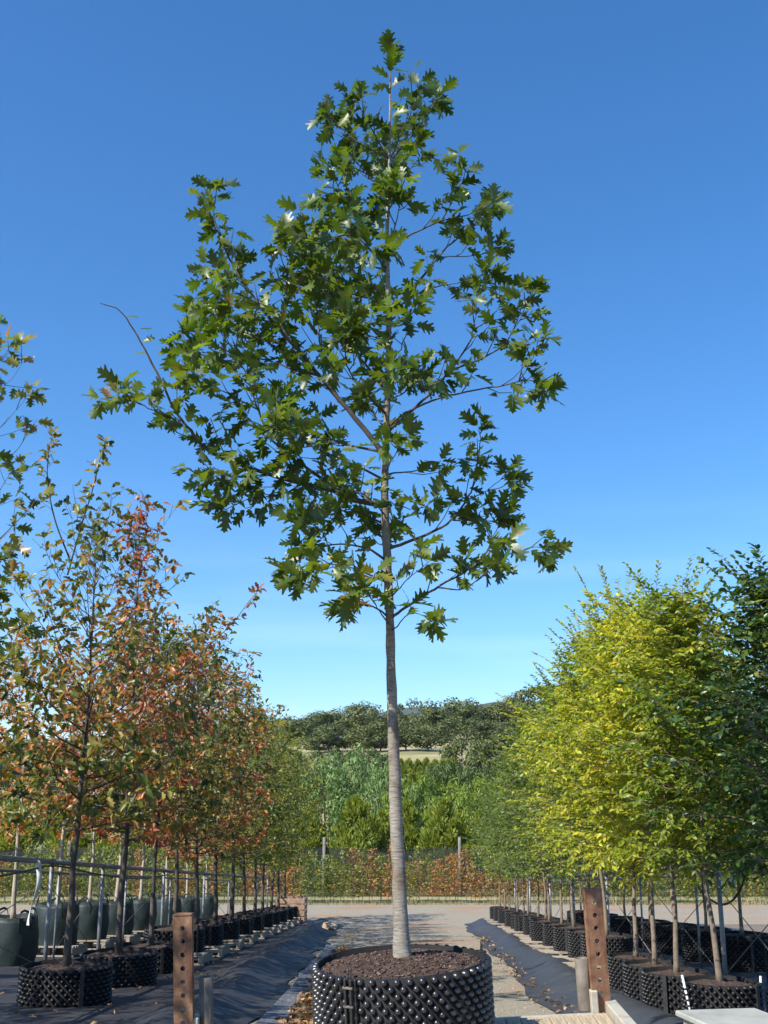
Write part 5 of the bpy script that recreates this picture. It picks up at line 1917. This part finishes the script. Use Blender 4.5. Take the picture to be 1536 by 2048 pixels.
# shade cloth fence behind the saplings
FY = 68.0
fence = tag(empty('shade_fence', (0, FY, float(G(0, FY)))), 'dark shade cloth fence on timber posts behind the saplings', 'fence')
px_posts = [-34.5, -26.5, -18.6, -10.8, -3.55, 4.45, 12.3, 20.2, 28.1, 36]
for x in px_posts:
    MB().tube([(x, -0.12, -0.3), (x + 0.02, -0.12, 3.35)], 0.09, 8).build('post', M['post_wood'], fence, True)
for a, b_ in zip(px_posts[:-1], px_posts[1:]):
    nx_ = 14
    Vn, Fn = [], []
    for i in range(nx_ + 1):
        t = i / nx_
        x = a + 0.05 + (b_ - a - 0.1) * t
        sagz = 2.72 - 0.14 * math.sin(math.pi * t)
        bel = 0.10 * math.sin(math.pi * t)
        for z in (0.02, sagz * 0.35, sagz * 0.7, sagz):
            Vn.append((x, bel * math.sin(math.pi * z / sagz * 0.8) + 0.01 * math.sin(x * 5), z))
    for i in range(nx_):
        for k in range(3):
            q = i * 4 + k
            Fn.append((q, q + 4, q + 5, q + 1))
    MB().add(Vn, Fn).build('cloth', M['net'], fence, True)
    MB().tube([(a, 0, 2.74), ((a + b_) / 2, 0.02, 2.60), (b_, 0, 2.74)], 0.012, 4).build('wire', M['tie'], fence)

# ------------------------------------------------------------------ background vegetation


def clump_crown(seed, wdt, h, base_h, ncl, per, size, shape='round', spread=0.32):
    rg_ = np.random.default_rng(seed)
    Ts, Ds, Ns, Ss = [], [], [], []
    for c in range(ncl):
        f = rg_.uniform(0, 1)
        a = rg_.uniform(0, 2 * math.pi)
        if shape == 'plume':
            rr_ = wdt * 0.5 * (1 - f ** 2.2) ** 0.7 * rg_.uniform(0.4, 1.0)
        elif shape == 'cone':
            rr_ = wdt * 0.5 * (1 - f) ** 0.75 * rg_.uniform(0.55, 1.0)
        elif shape == 'gum':
            rr_ = wdt * 0.5 * math.sqrt(max(0.05, 1 - (2 * f - 0.8) ** 2 * 0.65)) * math.sqrt(rg_.uniform(0.1, 1))
        else:
            rr_ = wdt * 0.5 * math.sqrt(max(0.03, 1 - (2 * f - 1) ** 2)) * rg_.uniform(0.5, 1.0)
        ctr = np.array((rr_ * math.cos(a), rr_ * math.sin(a), base_h + f * (h - base_h)))
        cr_ = spread * wdt * rg_.uniform(0.28, 0.62) * (1.1 - 0.7 * f if shape in ('cone', 'plume') else 1)
        v = rg_.normal(0, 1, (per, 3))
        v /= np.linalg.norm(v, axis=1)[:, None]
        v[:, 2] = np.abs(v[:, 2]) * np.where(rg_.uniform(0, 1, per) < 0.75, 1, -0.6)
        rad_ = cr_ * rg_.uniform(0.7, 1.08, per)
        pz = 0.75 if shape == 'gum' else 1.0
        Ts.append(ctr + v * rad_[:, None] * (1, 1, pz))
        if shape in ('cone', 'plume'):
            d = np.stack([v[:, 0], v[:, 1], np.abs(v[:, 2]) + 0.5], 1) + rg_.normal(0, 0.3, (per, 3))
        else:
            d = np.cross(v, rg_.normal(0, 1, (per, 3)))
        Ds.append(d)
        Ns.append(v + rg_.normal(0, 0.25, (per, 3)))
        Ss.append(size * rg_.uniform(0.6, 1.3, per))
    return frames(np.concatenate(Ds), np.concatenate(Ns), np.concatenate(Ss)), np.concatenate(Ts)


def bg_variants(kind, nvar, seed0, mat, bark, tpl, **kw):
    out = []
    for k in range(nvar):
        Mx_, T_ = clump_crown(seed0 + k, **kw)
        me_c = inst_mesh('crown', tpl, Mx_, T_, mat)
        rg_ = random.Random(seed0 + k)
        tk = MB()
        w_, h_, b0 = kw['wdt'], kw['h'], kw['base_h']
        tk.tube([(0, 0, -0.4), (0.02 * w_, 0, b0 + 0.15 * h_), (0.04 * w_, 0.02 * w_, h_ * 0.75)], [0.026 * w_, 0.018 * w_, 0.006 * w_], 7)
        if kind != 'cone':
            for j in range(6):
                a = j * 1.05 + rg_.uniform(-0.4, 0.4)
                zz_ = b0 * 0.6 + rg_.uniform(0, 0.2) * h_
                rr_ = w_ * rg_.uniform(0.22, 0.38)
                tk.tube([(0.02 * w_, 0, zz_), (rr_ * 0.5 * math.cos(a), rr_ * 0.5 * math.sin(a), zz_ + 0.16 * h_), (rr_ * math.cos(a), rr_ * math.sin(a), zz_ + 0.4 * h_)], [0.018 * w_, 0.012 * w_, 0.006 * w_], 5)
        out.append((tk.mesh('trunk', bark, True), me_c))
    return out


# each unit crown is 1 wide x 1 high and scaled per tree
gum_v = bg_variants('gum', 6, 400, M['gum'], M['bark_gum'], LV_Q, wdt=1.0, h=1.0, base_h=0.16, ncl=34, per=110, size=0.055, shape='round', spread=0.40)
wil_v = bg_variants('round', 3, 420, M['willow'], M['bark_dark'], LV_N, wdt=1.0, h=1.0, base_h=0.12, ncl=34, per=80, size=0.075, shape='round', spread=0.34)
cyl_v = bg_variants('cone', 4, 440, M['cyp_lime'], M['bark_dark'], LV_N, wdt=1.0, h=1.0, base_h=0.06, ncl=90, per=80, size=0.075, shape='plume', spread=0.26)
cym_v = bg_variants('cone', 3, 460, M['cyp_mid'], M['bark_dark'], LV_N, wdt=1.0, h=1.0, base_h=0.06, ncl=50, per=60, size=0.085, shape='round', spread=0.30)
cyd_v = bg_variants('cone', 3, 480, M['cyp_dark'], M['bark_dark'], LV_N, wdt=1.0, h=1.0, base_h=0.06, ncl=46, per=60, size=0.08, shape='round', spread=0.32)
rb = np.random.default_rng(8)


def bg(vars_, items, name, label, group, aspect=None):
    for (px, top, wpx, Y) in items:
        pt = W(px, top, Y)
        g_ = float(G(pt[0], Y))
        h_ = pt[2] - g_
        dep = proj(pt[None])[2][0]
        w_ = wpx / F_PX * dep
        if h_ < 0.5:
            continue
        r_ = tag(empty(name, (pt[0], Y, g_), (0, 0, rb.uniform(0, 6))), label, 'tree', group)
        j_ = rb.uniform(0.97, 1.07)
        r_.scale = (w_ * rb.uniform(0.85, 1.1), w_, h_ * j_)
        v = vars_[int(rb.integers(0, len(vars_)))]
        link('trunk', v[0], r_)
        c = link('crown', v[1], r_)
        c['kind'] = 'stuff'


bg(cyl_v, [(430, 1630, 130, 77), (520, 1618, 120, 76), (615, 1625, 110, 77), (712, 1604, 125, 76), (765, 1634, 80, 79), (812, 1620, 95, 78), (890, 1612, 130, 76), (965, 1632, 95, 77), (1045, 1622, 120, 76), (1140, 1615, 120, 77), (1240, 1620, 130, 77), (1340, 1615, 130, 77), (330, 1625, 130, 77), (230, 1620, 130, 77), (130, 1625, 130, 77), (30, 1620, 130, 77), (1440, 1620, 130, 77), (1530, 1615, 120, 77)],
   'cypress', 'lime green feathery cypress just behind the shade cloth fence', 'lime cypresses behind the fence')
bg(wil_v, [(600, 1545, 90, 108), (652, 1532, 95, 106), (706, 1515, 115, 108), (760, 1538, 80, 104), (828, 1572, 75, 100), (560, 1540, 80, 110)] + [(x, 1520 + 18 * math.sin(x * 1.3), 120, 108 + 4 * math.sin(x)) for x in range(-20, 540, 75)] + [(x, 1515 + 18 * math.sin(x * 1.7), 120, 108 + 4 * math.sin(x)) for x in range(1180, 1600, 75)],
   'willow_tree', 'grey-green willowy tree rising behind the lime cypresses', 'willowy trees behind the cypresses')
bg(cym_v, [(800, 1588, 70, 96), (850, 1576, 85, 100), (905, 1570, 95, 102), (960, 1575, 90, 100), (1015, 1568, 90, 102), (1070, 1560, 100, 104), (1130, 1555, 100, 104), (870, 1612, 70, 92), (935, 1605, 80, 93), (1000, 1602, 80, 92)],
   'conifer', 'mid green bushy conifer in the belt beside the willowy trees', 'conifers of the middle belt')
lime_far = [(x, 1526 + 3 * math.sin(x), 46, 150 + 4 * math.sin(x * 3)) for x in range(785, 905, 17)] + [(x, 1545 + 3 * math.sin(x * 2), 48, 134 + 4 * math.sin(x * 3)) for x in range(780, 900, 20)]
bg(cyl_v, lime_far, 'cypress', 'small lime conifer in the close block below the pasture', 'lime conifer block below the pasture')
bg(cyd_v, [(632, 1512, 55, 158), (668, 1508, 60, 160), (706, 1506, 62, 160), (742, 1507, 58, 158), (768, 1512, 50, 157), (590, 1508, 60, 160), (550, 1508, 60, 160)] + [(x, 1500 + 5 * math.sin(x), 80, 160) for x in range(-10, 530, 58)],
   'hedge_conifer', 'dark clipped-looking conifer in the hedge line below the pasture', 'dark hedge below the pasture')
bg(cyd_v, [(900, 1538, 80, 128), (945, 1545, 85, 126), (870, 1545, 60, 130), (1000, 1548, 80, 126), (1060, 1540, 90, 124)],
   'dark_conifer', 'dark green rounded conifer in front of the lime block', 'dark conifers by the lime block')
bg(gum_v, [(922, 1488, 78, 165), (965, 1496, 66, 163), (1000, 1474, 100, 168), (1048, 1460, 110, 170), (1100, 1448, 120, 172), (1160, 1445, 120, 172), (1220, 1440, 120, 172)],
   'bushy_tree', 'dark bushy tree in the clump right below the dry pasture', 'bushy trees below the pasture')
bg(gum_v, [(760, 1453, 85, 262), (722, 1462, 80, 258), (856, 1452, 95, 262), (812, 1448, 80, 268), (640, 1468, 80, 260), (675, 1455, 90, 264)],
   'gum_tree', 'spreading gum tree on the near side of the pasture', 'gum trees in the pasture')
bg(gum_v, [(480, 1440, 90, 350), (540, 1440, 90, 345), (585, 1442, 80, 340), (615, 1438, 80, 352), (650, 1430, 85, 345), (693, 1421, 95, 350), (735, 1418, 90, 345), (775, 1436, 70, 352), (829, 1409, 90, 350), (800, 1440, 70, 358), (872, 1424, 85, 345), (903, 1411, 85, 350), (934, 1407, 90, 346), (970, 1424, 85, 350), (1001, 1416, 80, 344), (1036, 1405, 90, 350), (1079, 1388, 110, 346), (1120, 1394, 100, 350), (1165, 1396, 100, 346), (1215, 1392, 110, 350), (1270, 1395, 110, 350), (420, 1440, 100, 350), (1330, 1395, 110, 350), (955, 1440, 70, 320), (1020, 1446, 70, 322), (895, 1444, 70, 324), (990, 1450, 60, 318)],
   'gum_tree', 'broad dark gum tree in the wood along the ridge', 'gum trees on the ridge')

# ------------------------------------------------------------------ the air
m = bpy.data.materials.new('haze')
m.use_nodes = True
nt = m.node_tree
nt.nodes.clear()
vo = nt.nodes.new('ShaderNodeVolumePrincipled')
vo.inputs['Color'].default_value = (0.86, 0.93, 1.0, 1)
vo.inputs['Density'].default_value = 0.00005
vo.inputs['Anisotropy'].default_value = 0.2
out = nt.nodes.new('ShaderNodeOutputMaterial')
nt.links.new(vo.outputs[0], out.inputs['Volume'])
mb = MB().box((0, 1800, 135), (7100, 4520, 292))
tag(mb.build('haze', m), 'thin blue haze over the whole valley', 'haze', kind='stuff')
